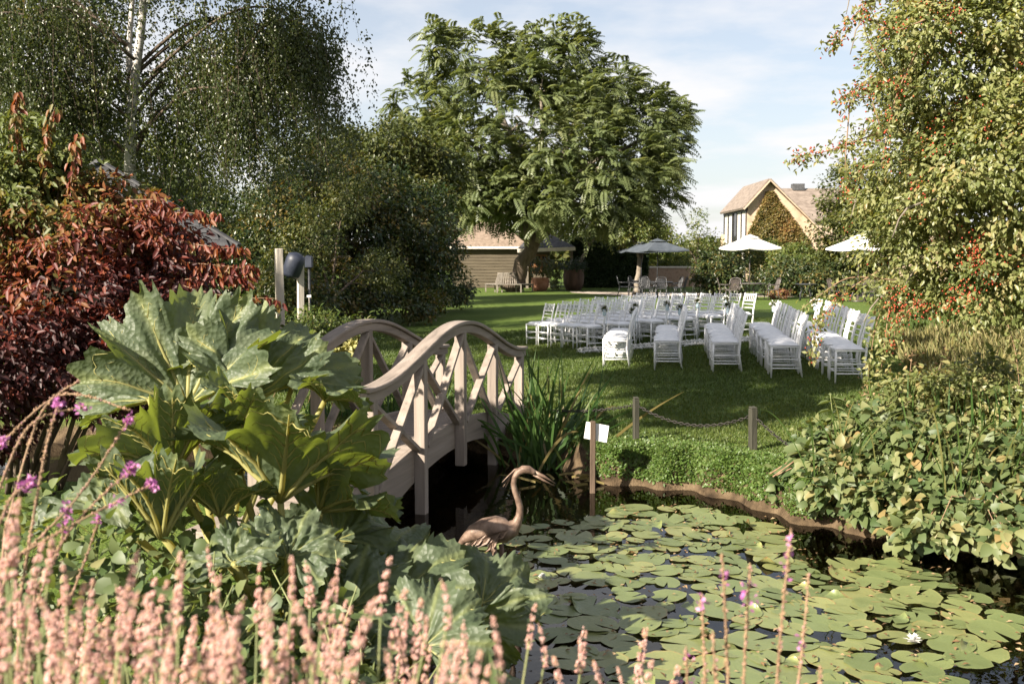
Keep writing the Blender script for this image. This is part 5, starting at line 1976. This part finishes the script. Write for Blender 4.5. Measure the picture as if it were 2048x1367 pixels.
for k in range(4):
    xa = wx0 + .15 + k * (wx1 - wx0 - .3) / 4
    xb = xa + (wx1 - wx0 - .3) / 4 - .02
    f = MB()
    zc0, zc1 = .98, 2.05
    f.box(((xa + xb) / 2, SD + .52, zc0), (xb - xa, .06, .07)).box(((xa + xb) / 2, SD + .52, zc1), (xb - xa, .06, .07))
    f.box((xa + .03, SD + .52, (zc0 + zc1) / 2), (.06, .056, zc1 - zc0 - .07)).box((xb - .03, SD + .52, (zc0 + zc1) / 2), (.06, .056, zc1 - zc0 - .07))
    f.box(((xa + xb) / 2, SD + .52, (zc0 + zc1) / 2), (.03, .05, zc1 - zc0 - .07))
    f.box(((xa + xb) / 2, SD + .515, zc0 + .36), (xb - xa - .12, .04, .03)).box(((xa + xb) / 2, SD + .515, zc0 + .72), (xb - xa - .12, .04, .03))
    wo = f.build('window', 'window_brown', sh, False, True)
    g = MB().box(((xa + xb) / 2, SD + .545, (zc0 + zc1) / 2), (xb - xa - .05, .012, zc1 - zc0 - .05)).build('pane', 'dark_glass')
    g.parent = wo

# ------------------------------------------------------------------ barn
BDY = 80.0
barn = thing('barn', 'stone barn with tall glazed side wall and creeper-clad gable', 'building', (21, BDY + 4, 0))
xl, xr, xa = 18.75, 24.9, 20.45
zl, zr, za = 6.05, 3.75, 8.05
m = MB()
m.slab([(xl, BDY, 0), (xr, BDY, 0), (xr, BDY, zr), (xa, BDY, za - .1), (xl, BDY, zl)], (0, .4, 0))
m.build('gable_wall', 'barn_stone', barn, False, True)
LB = 8.5
m = MB()
m.slab([(xl - .35, BDY - .35, zl - .28), (xa, BDY - .35, za), (xa, BDY + LB, za), (xl - .35, BDY + LB, zl - .28)], (-.08, 0, .14))
m.build('roof_slope', 'barn_roof', barn, False, True)
m = MB()
m.slab([(xa, BDY - .35, za), (xr + .5, BDY - .35, zr - .5), (xr + .5, BDY + LB, zr - .5), (xa, BDY + LB, za)], (.08, 0, .14))
m.build('roof_slope', 'barn_roof', barn, False, True)
for a, b in (((xl - .35, zl - .28), (xa, za)), ((xa, za), (xr + .5, zr - .5))):
    MB().bar((a[0], BDY - .40, a[1] - .02), (b[0], BDY - .40, b[1] - .02), .07, .26, up=(0, 1, 0)).build('barge_board', 'barn_stone', barn, False, True)
# glazed side wall
MB().bar((xl - .02, BDY, zl - .25), (xl - .02, BDY + LB, zl - .25), .16, .30).build('eaves_beam', 'frame_black', barn, False, True)
MB().box((xl + .9, BDY + LB / 2, 2.9), (.05, LB - .1, 5.7)).build('inner_wall', 'curtain', barn, False, True)
npan = 5
for k in range(npan + 1):
    yy = BDY + .12 + (LB - .3) * k / npan
    MB().box((xl, yy, zl / 2 - .15), (.16, .16, zl - .3)).build('glazing_post', 'frame_black', barn, False, True)
for k in range(npan):
    ya = BDY + .2 + (LB - .3) * k / npan
    yb = BDY + .04 + (LB - .3) * (k + 1) / npan
    MB().box((xl + .02, (ya + yb) / 2, 2.9), (.03, yb - ya, 5.6)).build('glass_panel', 'dark_glass' if k in (2,) else 'curtain', barn, False, True)
MB().box((xa + 2, BDY + LB - .2, 2.0), (8, .3, 4)).build('back_wall', 'barn_stone', barn, False, True)
m = MB()
wy = 86.5
m.slab([(xa + 1.2, wy - 3.4, 5.0), (xa + 16, wy - 3.4, 5.0), (xa + 16, wy, 7.75), (xa + 1.2, wy, 7.75)], (0, 0, .15))
m.slab([(xa + 1.2, wy, 7.75), (xa + 16, wy, 7.75), (xa + 16, wy + 3.4, 5.0), (xa + 1.2, wy + 3.4, 5.0)], (0, 0, .15))
m.build('wing_roof', 'barn_roof', barn, False, True)
MB().box((xa + 9, wy, 2.5), (14, 6, 5.0)).build('wing_wall', 'barn_stone', barn, False, True)
MB().box((24.6, wy, 8.0), (1.0, .7, .55)).build('ridge_vent', 'slate_grey', barn, False, True)
# creeper on the gable
cr = thing('creeper', 'orange and green creeper climbing the barn gable', 'plant', (20.9, BDY - .3, 0))
n = 15000
u = rng.random(n)
v = rng.random(n)
zc = .2 + v * 6.9
half_w = np.clip((7.4 - zc) * .62, .15, 2.6)
cx = 20.7 + np.clip((6 - zc) * .18, -.2, .9)
xg = cx + (u * 2 - 1) * half_w
lump = .5 + .5 * np.sin(xg * 3.3 + 1) * np.sin(zc * 2.7)
P = np.stack([xg, BDY - .05 - .35 * lump * rng.random(n), zc], 1)
leaves('foliage', 'climber_leaf', P, unit(rdirs(n) + np.array([0, -.3, -.5])), unit(rdirs(n) * .7 + np.array([-.2, -.9, .4])), .24, .18, np.clip(.25 + .10 * (zc - 3) / 2 + .35 * np.exp(-((xg - 22) ** 2 + (zc - 4.3) ** 2) * .9) + rng.normal(0, .15, n), 0, 1), cr)
MB().tube([(21.2, BDY - .1, 0), (21.0, BDY - .1, 2.5), (20.7, BDY - .1, 5)], [.1, .07, .03], 6).build('stem', 'bark_dark', cr, True, True)

# ------------------------------------------------------------------ gazebo roof behind the red shrub
gzb = thing('garden_hut', 'hut with grey shingled pyramid roof behind the red-leaved shrub', 'building', (-6.2, 14.2, gz(-6.2, 14.2)))
apx = W(180, 300, 14.0)
hw_ = 1.55
ez = W(432, 492, 12.9).z
cxh, cyh = apx.x, 14.3
wallb = MB().box((cxh, cyh, (ez - .05 + -.2) / 2), (hw_ * 2 - .7, hw_ * 2 - .7, ez + .15), Matrix.Rotation(R_(30), 3, 'Z'))
wallb.build('wall', 'cladding', gzb, False, True)
apex = Vector((cxh, cyh, apx.z - .14))
HR = Matrix.Rotation(R_(30), 3, 'Z')
cor = [Vector((cxh, cyh, ez)) + HR @ Vector((sx * hw_, sy * hw_, 0)) for sx, sy in ((-1, -1), (1, -1), (1, 1), (-1, 1))]
m = MB()
for k in range(4):
    m.slab([cor[k], cor[(k + 1) % 4], apex], (0, 0, -.05))
m.build('roof_deck', 'slate_grey', gzb, False, True)
shm = MB().box((0, 0, 0), (.19, .20, .014)).mesh('shingle')
shm.materials.append(MATS['slate_grey'])
for k in (0, 1):
    a, b = cor[k], cor[k + 1]
    edge = (b - a)
    L_ = edge.length
    e1 = edge.normalized()
    mid = (a + b) / 2
    up = (apex - mid)
    hgt = up.length
    e2 = up.normalized()
    nn = e1.cross(e2)
    rows = int(hgt / .15)
    for r in range(rows):
        v = (r + .5) * .15
        wd_ = L_ * (1 - v / hgt)
        cnt = int(wd_ / .2)
        for j in range(cnt):
            o = link('shingle', shm)
            c = mid + e2 * v + e1 * ((j + .5 - cnt / 2) * .2 + random.uniform(-.006, .006)) + nn * (.018 + random.uniform(0, .004))
            R3 = Matrix((e1, e2, nn)).transposed() @ Matrix.Rotation(-.055, 3, 'X')
            o.matrix_world = Matrix.Translation(c) @ R3.to_4x4()
            keep(o, gzb)
for k in range(4):
    m = MB().bar(cor[k] + Vector((0, 0, .03)), apex + Vector((0, 0, .03)), .10, .03)
    m.build('hip_cap', 'slate_grey', gzb, False, True)

# ------------------------------------------------------------------ pale posts left of the bridge, hood, labels, low shrubs
def stake(px, pyb, pyt, d, w, label):
    a, b = W(px[1], pyb, d), W(px[0], pyt, d)
    m = MB().bar(a + Vector((0, 0, -.3)), b, w, w, up=(0.5, -1, 0))
    tag(m.build('timber_post', 'post_pale', bevel=.006), label, 'post', 'pale timber posts left of the bridge')


stake((557, 562), 660, 497, 11.6, .085, 'tall square pale timber post, the nearer of two left of the bridge')
stake((601, 601), 640, 512, 14.2, .085, 'pale timber post carrying the navy hood')
hd = W(589, 526, 14.0)
m = MB()
m.lathe([(.14, -.19), (.165, -.15), (.168, .05), (.145, .115), (.05, .15)], 16, (0, 0, 0))
o = m.build('post_hood', 'navy_plastic', None, True)
o.location = hd
o.rotation_euler = (R_(10), R_(22), 0)
o.scale = (.8, .8, 1)
tag(o, 'dark navy bucket-shaped hood hung on the second pale post', 'cover')
p = W(618, 524, 15.0)
tag(MB().box((0, 0, 0), (.11, .1, .17)).lathe([(.05, .08), (.05, .1)], 8).build('speaker_box', 'navy_plastic', bevel=.01), 'small dark box fixed behind the navy hood', 'box').location = p
tag(MB().tube([(p.x, p.y, gz(p.x, p.y) - .05), (p.x, p.y, p.z - .05)], .02, 6).build('box_stake', 'metal_dark', None, True), 'thin dark stake holding the small dark box', 'post')
lbp = W(618, 592, 13.0)
t = thing('plant_label', 'tiny white plant label on a stick above the low shrub', 'label', (lbp.x, lbp.y, gz(lbp.x, lbp.y)))
MB().box((lbp.x, lbp.y, lbp.z), (.055, .004, .03)).build('tag_plate', 'sign_back', t, False, True)
MB().tube([(lbp.x, lbp.y, gz(lbp.x, lbp.y) - .02), (lbp.x, lbp.y, lbp.z)], .004, 5).build('stick', 'post_pale', t, True, True)

lb = lobes_px([(650, 640, 12.4, 55, 30, .4), (600, 670, 12.0, 60, 40, .4), (700, 665, 12.4, 50, 30, .35)])
blob_plant('low_shrub', 'low bright green shrub behind the left handrail', lb, (-2.3, 12.3, gz(-2.3, 12.3)), 'bright_leaf', 120, 22, .14, .07, aspect=.3, tmean=.25)
lb = lobes_px([(690, 700, 12.1, 50, 18, .3), (640, 705, 12.0, 30, 16, .3)])
blob_plant('variegated_shrub', 'cream-yellow variegated shrub seen under the left handrail', lb, (-2.0, 12.1, gz(-2.0, 12.1)), 'pale_leaf', 60, 20, .12, .07, tmean=.5)
lb = lobes_px([(440, 640, 10.8, 90, 40, .4), (540, 690, 10.5, 60, 30, .4)])
blob_plant('low_shrub', 'dark low shrub between the red shrub and the pale posts', lb, (-3.0, 10.9, gz(-3.0, 10.9)), 'dark_leaf', 140, 24, .18, .07, tmean=.3)

# ------------------------------------------------------------------ big pinnate-leaved tree
big = thing('walnut_tree', 'big spreading tree with feathery drooping leaves behind the chairs', 'tree', (TB.x, TB.y + .1, 0))
lb = lobes_px([(1085, 130, 55, 90, 70, 2.0), (955, 110, 55, 85, 55, 1.8), (1195, 190, 55, 95, 70, 2.4), (1280, 260, 55, 90, 80, 2.6), (845, 215, 55, 62, 60, 1.8), (1040, 250, 54, 190, 130, 4.2), (1190, 340, 53, 170, 110, 4.2), (940, 330, 54, 130, 90, 3.6),
               (1060, 390, 52.5, 150, 55, 3.6), (1295, 375, 54, 60, 65, 2.2), (945, 390, 53, 70, 50, 2.4), (1200, 405, 52, 100, 50, 2.8), (1330, 250, 55, 40, 60, 1.4), (1140, 90, 55, 40, 45, 1.2), (880, 90, 55, 35, 40, 1.)])
mt, ml = limb_tubes((TB.x, TB.y + .1, -.05), lb, .50, 13, 5)
mt.build('trunk', 'bark_dark', big, True, True)
for mm in ml:
    mm.build('branch', 'bark_grey', big, True, True)
wts = np.array([(r[0] * r[2] + r[1] * r[2]) for c, r in lb])
wts /= wts.sum()
C, O = [], []
for (c, r), w in zip(lb, wts):
    q, dd = shell(c, r, int(880 * w) + 4, .6)
    C.append(q)
    O.append(dd)
C, O = np.concatenate(C), np.concatenate(O)
PP, DD, NN, TT, LL = [], [], [], [], []
NF = 11
wind = np.array([.22, 0, 0])
for c, o_ in zip(C, O):
    ct = rng.normal(0, .15)
    od = unit((o_ + np.array([0, 0, .25]))[None])[0]
    for k in range(NF):
        d0 = unit((od * .7 + rdirs(1)[0] * .9 + np.array([0, 0, .25]) + wind)[None])[0]
        ln = rng.uniform(.55, .95)
        st = c + rng.normal(0, .22, 3)
        K = 9
        t = (np.arange(K) + 1) / K
        pos = st + d0 * (t * ln)[:, None] + np.array([0, 0, -.42]) * (t ** 2 * ln)[:, None] + wind * (t ** 2 * ln * .5)[:, None]
        tan = unit(d0 + np.array([0, 0, -.84]) * t[:, None] + wind * t[:, None])
        sd_ = unit(np.cross(tan, np.array([0, 0, 1.]) + rng.normal(0, .25, 3)))
        nr_ = np.cross(sd_, tan)
        for sg_ in (-1, 1):
            PP.append(pos)
            DD.append(sd_ * sg_ * .85 + tan * .55 + np.array([0, 0, -.25]))
            NN.append(nr_ + rng.normal(0, .1, (K, 3)))
            LL.append(ln * .30 * (1.05 - .5 * np.abs(t - .5)))
            TT.append(np.full(K, ct + rng.normal(.45, .12)))
PP, DD, NN, TT, LL = map(np.concatenate, (PP, DD, NN, TT, LL))
leaves('crown', 'walnut_leaf', PP, DD, NN, LL, LL * .42, np.clip(TT, 0, 1), big)

# slim second trunk and orange-lit trunk on the terrace
tree('slender_tree', 'slim twin-stemmed tree with pale trunk beside the porch', lobes_px([(1150, 430, 60, 70, 40, 2), (1230, 450, 60, 60, 40, 2)]), (X(1136, 60), 60, 0), 'walnut_leaf', 60, 60, .5, .16, .14, 'bark_grey', seed=3, limbs=2)
tree('terrace_tree', 'small leaning tree with bare orange-brown trunk beside the navy parasols', lobes_px([(1265, 470, 51, 50, 28, 1.4), (1300, 462, 52, 40, 24, 1.4)]), (X(1272, 50), 50, 0), 'bright_leaf', 60, 60, .4, .14, .16, 'bark_grey', seed=4, limbs=2)

# ------------------------------------------------------------------ birch with hanging strands
bb = Vector((X(258, 19), 19, gz(X(258, 19), 19)))
birch = thing('birch_tree', 'tall weeping birch with white trunk and fine hanging twigs behind the hut', 'tree', bb)
MB().tube(curve_pts([bb + Vector((0, 0, -.1)), W(260, 350, 19), W(265, 200, 19), W(287, 10, 19), W(300, -300, 19), W(310, -520, 19)], 24), [.13 - .0042 * k for k in range(25)], 12).build('trunk', 'birch_bark', birch, True, True)
MB().tube(curve_pts([W(262, 230, 19), W(258, 100, 19.2), W(266, -60, 19.3), W(250, -350, 19.4)], 14), [.07 - .0035 * k for k in range(15)], 8).build('stem', 'birch_bark', birch, True, True)
SP_, SD_ = [], []
rb = random.Random(9)
limbs_b = []
for k in range(30):
    z0 = rb.uniform(3.4, 11)
    tr = W(262, 200, 19)
    st = Vector((bb.x + .02 * z0, 19 + rb.uniform(-.05, .05), z0))
    az = rb.uniform(0, 2 * math.pi) if k > 12 else rb.choice((rb.uniform(-1.0, .5), rb.uniform(2.5, 3.9)))
    reach = rb.uniform(2.2, 4.1) * (1.0 if z0 < 8 else .75)
    e = st + Vector((math.cos(az) * reach, math.sin(az) * reach * .75, reach * rb.uniform(.25, .55)))
    mid = st.lerp(e, .5) + Vector((0, 0, reach * .22))
    pts = curve_pts([st, mid, e, e + Vector((math.cos(az) * .4, math.sin(az) * .3, -.5))], 12)
    limbs_b.append(pts)
    MB().tube(pts, [.045 - .0034 * q for q in range(13)], 6).build('branch', 'bark_dark', birch, True, True)
extra = [[(420, 250, 18.5), (520, 60, 18.3), (610, 50, 18.2), (648, 120, 18.2)], [(300, 150, 18.8), (450, 30, 18.4), (560, 20, 18.3), (620, 80, 18.3)], [(290, 260, 18.6), (380, 180, 18.2), (480, 190, 18), (500, 240, 18)], [(270, 120, 18.6), (140, 20, 18), (60, 40, 17.8), (20, 120, 17.8)], [(262, 240, 18.6), (160, 160, 18), (90, 180, 17.6), (60, 240, 17.5)]]
for pl in extra:
    pts = curve_pts([W(*p) for p in pl], 12)
    limbs_b.append(pts)
    limbs_b.append(pts)
    MB().tube(pts, [.035 - .0024 * q for q in range(13)], 6).build('branch', 'bark_dark', birch, True, True)
strand_p, strand_l = [], []
for pts in limbs_b:
    for k in range(74):
        t = rb.uniform(2, 11.99)
        i = int(t)
        p = pts[i].lerp(pts[i + 1], t - i) + Vector((rb.gauss(0, .30), rb.gauss(0, .35), rb.gauss(.05, .2)))
        strand_p.append(tuple(p))
        strand_l.append(rb.uniform(.5, 2.3))
strand_p, strand_l = np.array(strand_p), np.array(strand_l)
keepm = strand_p[:, 2] - strand_l > 1.6
strand_p, strand_l = strand_p[keepm], strand_l[keepm]
per = 66
ns_ = len(strand_p)
sid = np.repeat(np.arange(ns_), per)
t = rng.random(ns_ * per)
sway = np.stack([rng.normal(.10, .12, ns_), rng.normal(0, .12, ns_)], 1)
P = strand_p[sid].copy()
P[:, 2] -= t * strand_l[sid]
P[:, :2] += sway[sid] * (t ** 1.5 * strand_l[sid])[:, None] + rng.normal(0, .055, (len(P), 2))
n = len(P)
D = unit(rdirs(n) * .6 + np.array([.1, 0, -.8]))
L = .058 * (.6 + .7 * rng.random(n))
stint = rng.normal(0, .14, ns_)
leaves('crown', 'birch_leaf', P, D, rdirs(n), L, L * .72, np.clip(.42 + stint[sid] + rng.normal(0, .16, n), 0, 1), birch)
m = MB()
for k in range(0, ns_, 3):
    p, l_ = Vector(strand_p[k]), strand_l[k]
    m.tube([p, p + Vector((sway[k, 0] * .35 * l_, sway[k, 1] * .35 * l_, -.5 * l_)), p + Vector((sway[k, 0] * l_, sway[k, 1] * l_, -l_))], [.004, .003, .0015], 3, cap=False)
m.build('twigs', 'bark_dark', birch, False, True)

# ------------------------------------------------------------------ trees and shrubs of the left and back
tree('backdrop_tree', 'dense dark tree filling the left edge behind the birch', lobes_px([(60, 150, 25, 190, 200, 2.6), (-150, 200, 24, 200, 300, 2.6), (150, 330, 25, 130, 110, 2.0), (40, -80, 25, 220, 140, 2.6), (200, 120, 25, 100, 160, 2.0)]), (X(40, 25), 25, -.2), 'dark_leaf', 560, 70, .55, .115, .2, seed=21)
tree('backdrop_tree', 'dark leafy tree between birch and hedge, low branches reaching the ground', lobes_px([(400, 470, 26, 90, 80, 1.4), (480, 560, 25, 110, 90, 1.4), (350, 420, 27, 70, 70, 1.2), (560, 470, 26, 90, 120, 1.4), (580, 580, 24, 90, 70, 1.2), (300, 560, 25, 120, 90, 1.4)]), (X(450, 26), 26, -.2), 'dark_leaf', 460, 64, .40, .105, .14, seed=22, vary=1.8)
tree('backdrop_tree', 'dark bushy tree left of the big tree, brown-tinted leaves at its foot', lobes_px([(690, 470, 31, 120, 120, 2.0), (620, 400, 31, 80, 110, 1.8), (790, 490, 32, 100, 100, 2.0), (860, 470, 34, 70, 110, 1.8), (680, 580, 29, 110, 60, 1.4), (800, 575, 32, 100, 45, 1.4), (890, 570, 36, 50, 40, 1.3), (760, 610, 30, 120, 40, 1.3), (650, 620, 28, 90, 50, 1.2), (860, 595, 34, 60, 30, 1.2), (740, 390, 32, 80, 70, 1.6)]), (X(730, 31), 31, -.1), 'dark_leaf', 800, 60, .45, .125, .2, seed=23, vary=1.9)
tree('backdrop_shrub', 'loose yellow-green shrub in front of the dark bushy tree', lobes_px([(620, 470, 24.5, 60, 60, .9), (690, 400, 26, 55, 50, .9), (570, 540, 23, 50, 50, .8), (760, 540, 27, 50, 40, .9)]), (X(650, 25), 25, -.1), 'olive_leaf', 170, 44, .3, .085, .08, seed=29, vary=1.5, cat='bush')
tree('backdrop_tree', 'tall olive-green tree with sunlit top left of the big tree', lobes_px([(790, 310, 42, 80, 65, 2.4), (730, 340, 42, 70, 70, 2.2), (860, 340, 43, 70, 70, 2.2), (790, 400, 42, 120, 60, 2.4)]), (X(790, 42), 42, 0), 'olive_leaf', 420, 60, .6, .18, .22, seed=24)
tree('backdrop_tree', 'lit yellow-green tree glimpsed behind the birch trunk', lobes_px([(300, 340, 40, 110, 70, 2.4), (400, 410, 42, 80, 60, 2.0), (180, 350, 40, 90, 80, 2.0)]), (X(300, 40), 40, 0), 'bright_leaf', 260, 50, .6, .17, .2, seed=25)
tree('backdrop_tree', 'thin olive tree under the hanging birch twigs', lobes_px([(620, 330, 36, 70, 60, 1.6), (560, 420, 35, 80, 60, 1.6), (660, 290, 37, 50, 50, 1.4)]), (X(600, 36), 36, 0), 'olive_leaf', 190, 50, .5, .15, .14, seed=26)
tree('backdrop_tree', 'dark tree behind the summer house roof', lobes_px([(900, 430, 70, 60, 60, 3), (1000, 440, 72, 80, 45, 3), (1120, 450, 72, 80, 45, 3)]), (X(950, 72), 72, 0), 'dark_leaf', 160, 50, .9, .26, .3, seed=27)
# trees beside the lawn outside the left edge of the view, whose shade falls across the lawn
tree('shade_tree', 'airy tree left of the red shrub shading the lawn', [((-4.6, 6.6, 6.2), (1.5, .9, .7)), ((-5.2, 8.4, 6.6), (1.9, .9, .8)), ((-4.4, 10.2, 7.0), (1.8, .9, .8)), ((-2.9, 7.3, 6.5), (1.5, .7, .7)), ((-3.4, 9.0, 7.4), (1.5, .7, .7)), ((-5.6, 11.8, 7.6), (2.0, .9, .9)), ((-6.5, 7.4, 7.6), (1.6, 1.2, .9)), ((-4.9, 5.0, 6.0), (1.2, .7, .6))], (-7.9, 8.4, -.2), 'birch_leaf', 820, 80, .32, .11, .14, seed=31, limbs=7)
tree('shade_tree', 'tall tree left of the hut shading the chairs', [((-8.4, 11.4, 8.4), (1.8, 1.0, 1.4)), ((-7.0, 13.2, 8.8), (1.8, 1.0, 1.3))], (-9.9, 12.4, -.2), 'birch_leaf', 230, 80, .40, .12, .18, seed=32)
tree('shade_tree', 'tall tree beyond the hut shading the far lawn', [((-19, 27, 8.0), (2.6, 2.0, 3.4)), ((-18.5, 32, 8.0), (2.8, 2.0, 3.4))], (-18.8, 29.5, -.2), 'birch_leaf', 420, 80, .5, .14, .2, seed=33)

# dark clipped hedge right of the porch
hg = thing('clipped_hedge', 'tall dark clipped hedge between porch and terrace', 'hedge', (X(1215, 64), 64, 0))
hx0, hx1 = X(1142, 63), X(1294, 63)
zt = W(1200, 478, 63).z
n = 16000
face = rng.random(n)
xg = hx0 + (hx1 - hx0) * rng.random(n)
P = np.stack([xg, np.where(face < .7, 63 + .12 * rng.random(n), 63 + 2 * rng.random(n)), np.where(face < .7, zt * rng.random(n), zt - .1 * rng.random(n))], 1)
leaves('foliage', 'hedge_leaf', P, unit(rdirs(n) + np.array([0, -.4, .2])), unit(rdirs(n) * .6 + np.array([0, -.7, .5])), .20, .13, rng.random(n), hg)
MB().box(((hx0 + hx1) / 2, 64.1, zt / 2 - .05), (hx1 - hx0 - .1, 1.9, zt - .1)).build('inner_branches', 'soil', hg, False, True)

# brick wall and meadow plants beyond the terrace
bw = thing('brick_wall', 'low brown brick garden wall beyond the terrace', 'wall', (X(1350, 66), 66, 0))
MB().box((X(1355, 66), 66, .62), (X(1425, 66) - X(1285, 66), .3, 1.24)).build('wall_face', 'brick_wall', bw, False, True)
MB().box((X(1355, 66), 66, 1.29), (X(1428, 66) - X(1282, 66), .4, .1)).build('coping', 'fascia_pale', bw, False, True)
tree('clipped_dome_tree', 'round-topped sunlit tree behind the hedge', lobes_px([(1290, 478, 72, 62, 40, 2.5), (1240, 490, 72, 40, 35, 2)]), (X(1285, 72), 72, 0), 'bright_leaf', 180, 60, .6, .2, .2, seed=41)
tree('young_tree', 'thin young tree with sparse leaves standing against the sky', lobes_px([(1397, 460, 70, 24, 42, .9), (1370, 490, 70, 26, 26, .9), (1420, 490, 70, 20, 26, .9)]), (X(1397, 70), 70, 0), 'bright_leaf', 50, 26, .5, .17, .08, seed=42, limbs=3)
for px, py, d, rx, rz, ry, mat, lab, nc in ((1437, 545, 49, 46, 52, 1.3, 'dark_leaf', 'round dark evergreen bush left of the white parasol', 130), (1570, 560, 49, 55, 42, 1.4, 'dark_leaf', 'dark green bush between the white parasols', 130), (1640, 560, 48, 50, 42, 1.4, 'dark_leaf', 'dark bush by the small dark table', 120),
                                         (1530, 512, 58, 80, 36, 2.0, 'bright_leaf', 'sunlit yellow-green bush under the barn gable', 160), (1600, 525, 52, 70, 35, 1.6, 'bright_leaf', 'sunlit green bush right of the barn creeper', 130), (1330, 520, 76, 60, 22, 1.5, 'bright_leaf', 'bright hedge beyond the brick wall', 90), (1430, 515, 72, 50, 30, 1.5, 'olive_leaf', 'olive bush beyond the round dark bush', 90)):
    c = W(px, py, d)
    blob_plant('garden_bush', lab, lobes_px([(px, py, d, rx, rz, ry), (px + rx * .4, py + rz * .3, d - .3, rx * .6, rz * .7, ry)]), (c.x, c.y, 0), mat, nc, 46, .42, .15, aspect=.6, stems=8, cat='bush', ov=False)
tree('evergreen_tree', 'large sunlit broad-leaved tree to the right of the barn', lobes_px([(1715, 390, 49, 72, 70, 2.2), (1695, 480, 48, 66, 80, 2.2), (1750, 480, 48, 90, 110, 2.2), (1800, 420, 49, 80, 110, 2.2)]), (X(1700, 49), 49, 0), 'olive_leaf', 420, 64, .46, .17, .2, seed=51)
c = W(1555, 590, 45)
blob_plant('flower_patch', 'small patch of reddish flowers before the dark bush', [((c.x, c.y, .25), (.6, .4, .28))], (c.x, c.y, 0), 'climber_leaf', 30, 14, .15, .08, stems=4, tmean=.9)
# far tree belt on the horizon
n = 26000
u = rng.random(n)
xg = -160 + 330 * u
hh = 5.0 + 2.2 * np.sin(xg * .11) + 1.5 * np.sin(xg * .37 + 1)
P = np.stack([xg, 170 + 10 * rng.random(n) + 5 * np.sin(xg * .08), hh * rng.random(n) ** .8], 1)
tag(leaves('distant_wood', 'olive_leaf', P, rdirs(n), unit(rdirs(n) + np.array([-.2, -.6, .5])), 1.5, 1.1, rng.random(n)), 'far-off belt of trees beyond the garden', 'trees', kind='stuff')
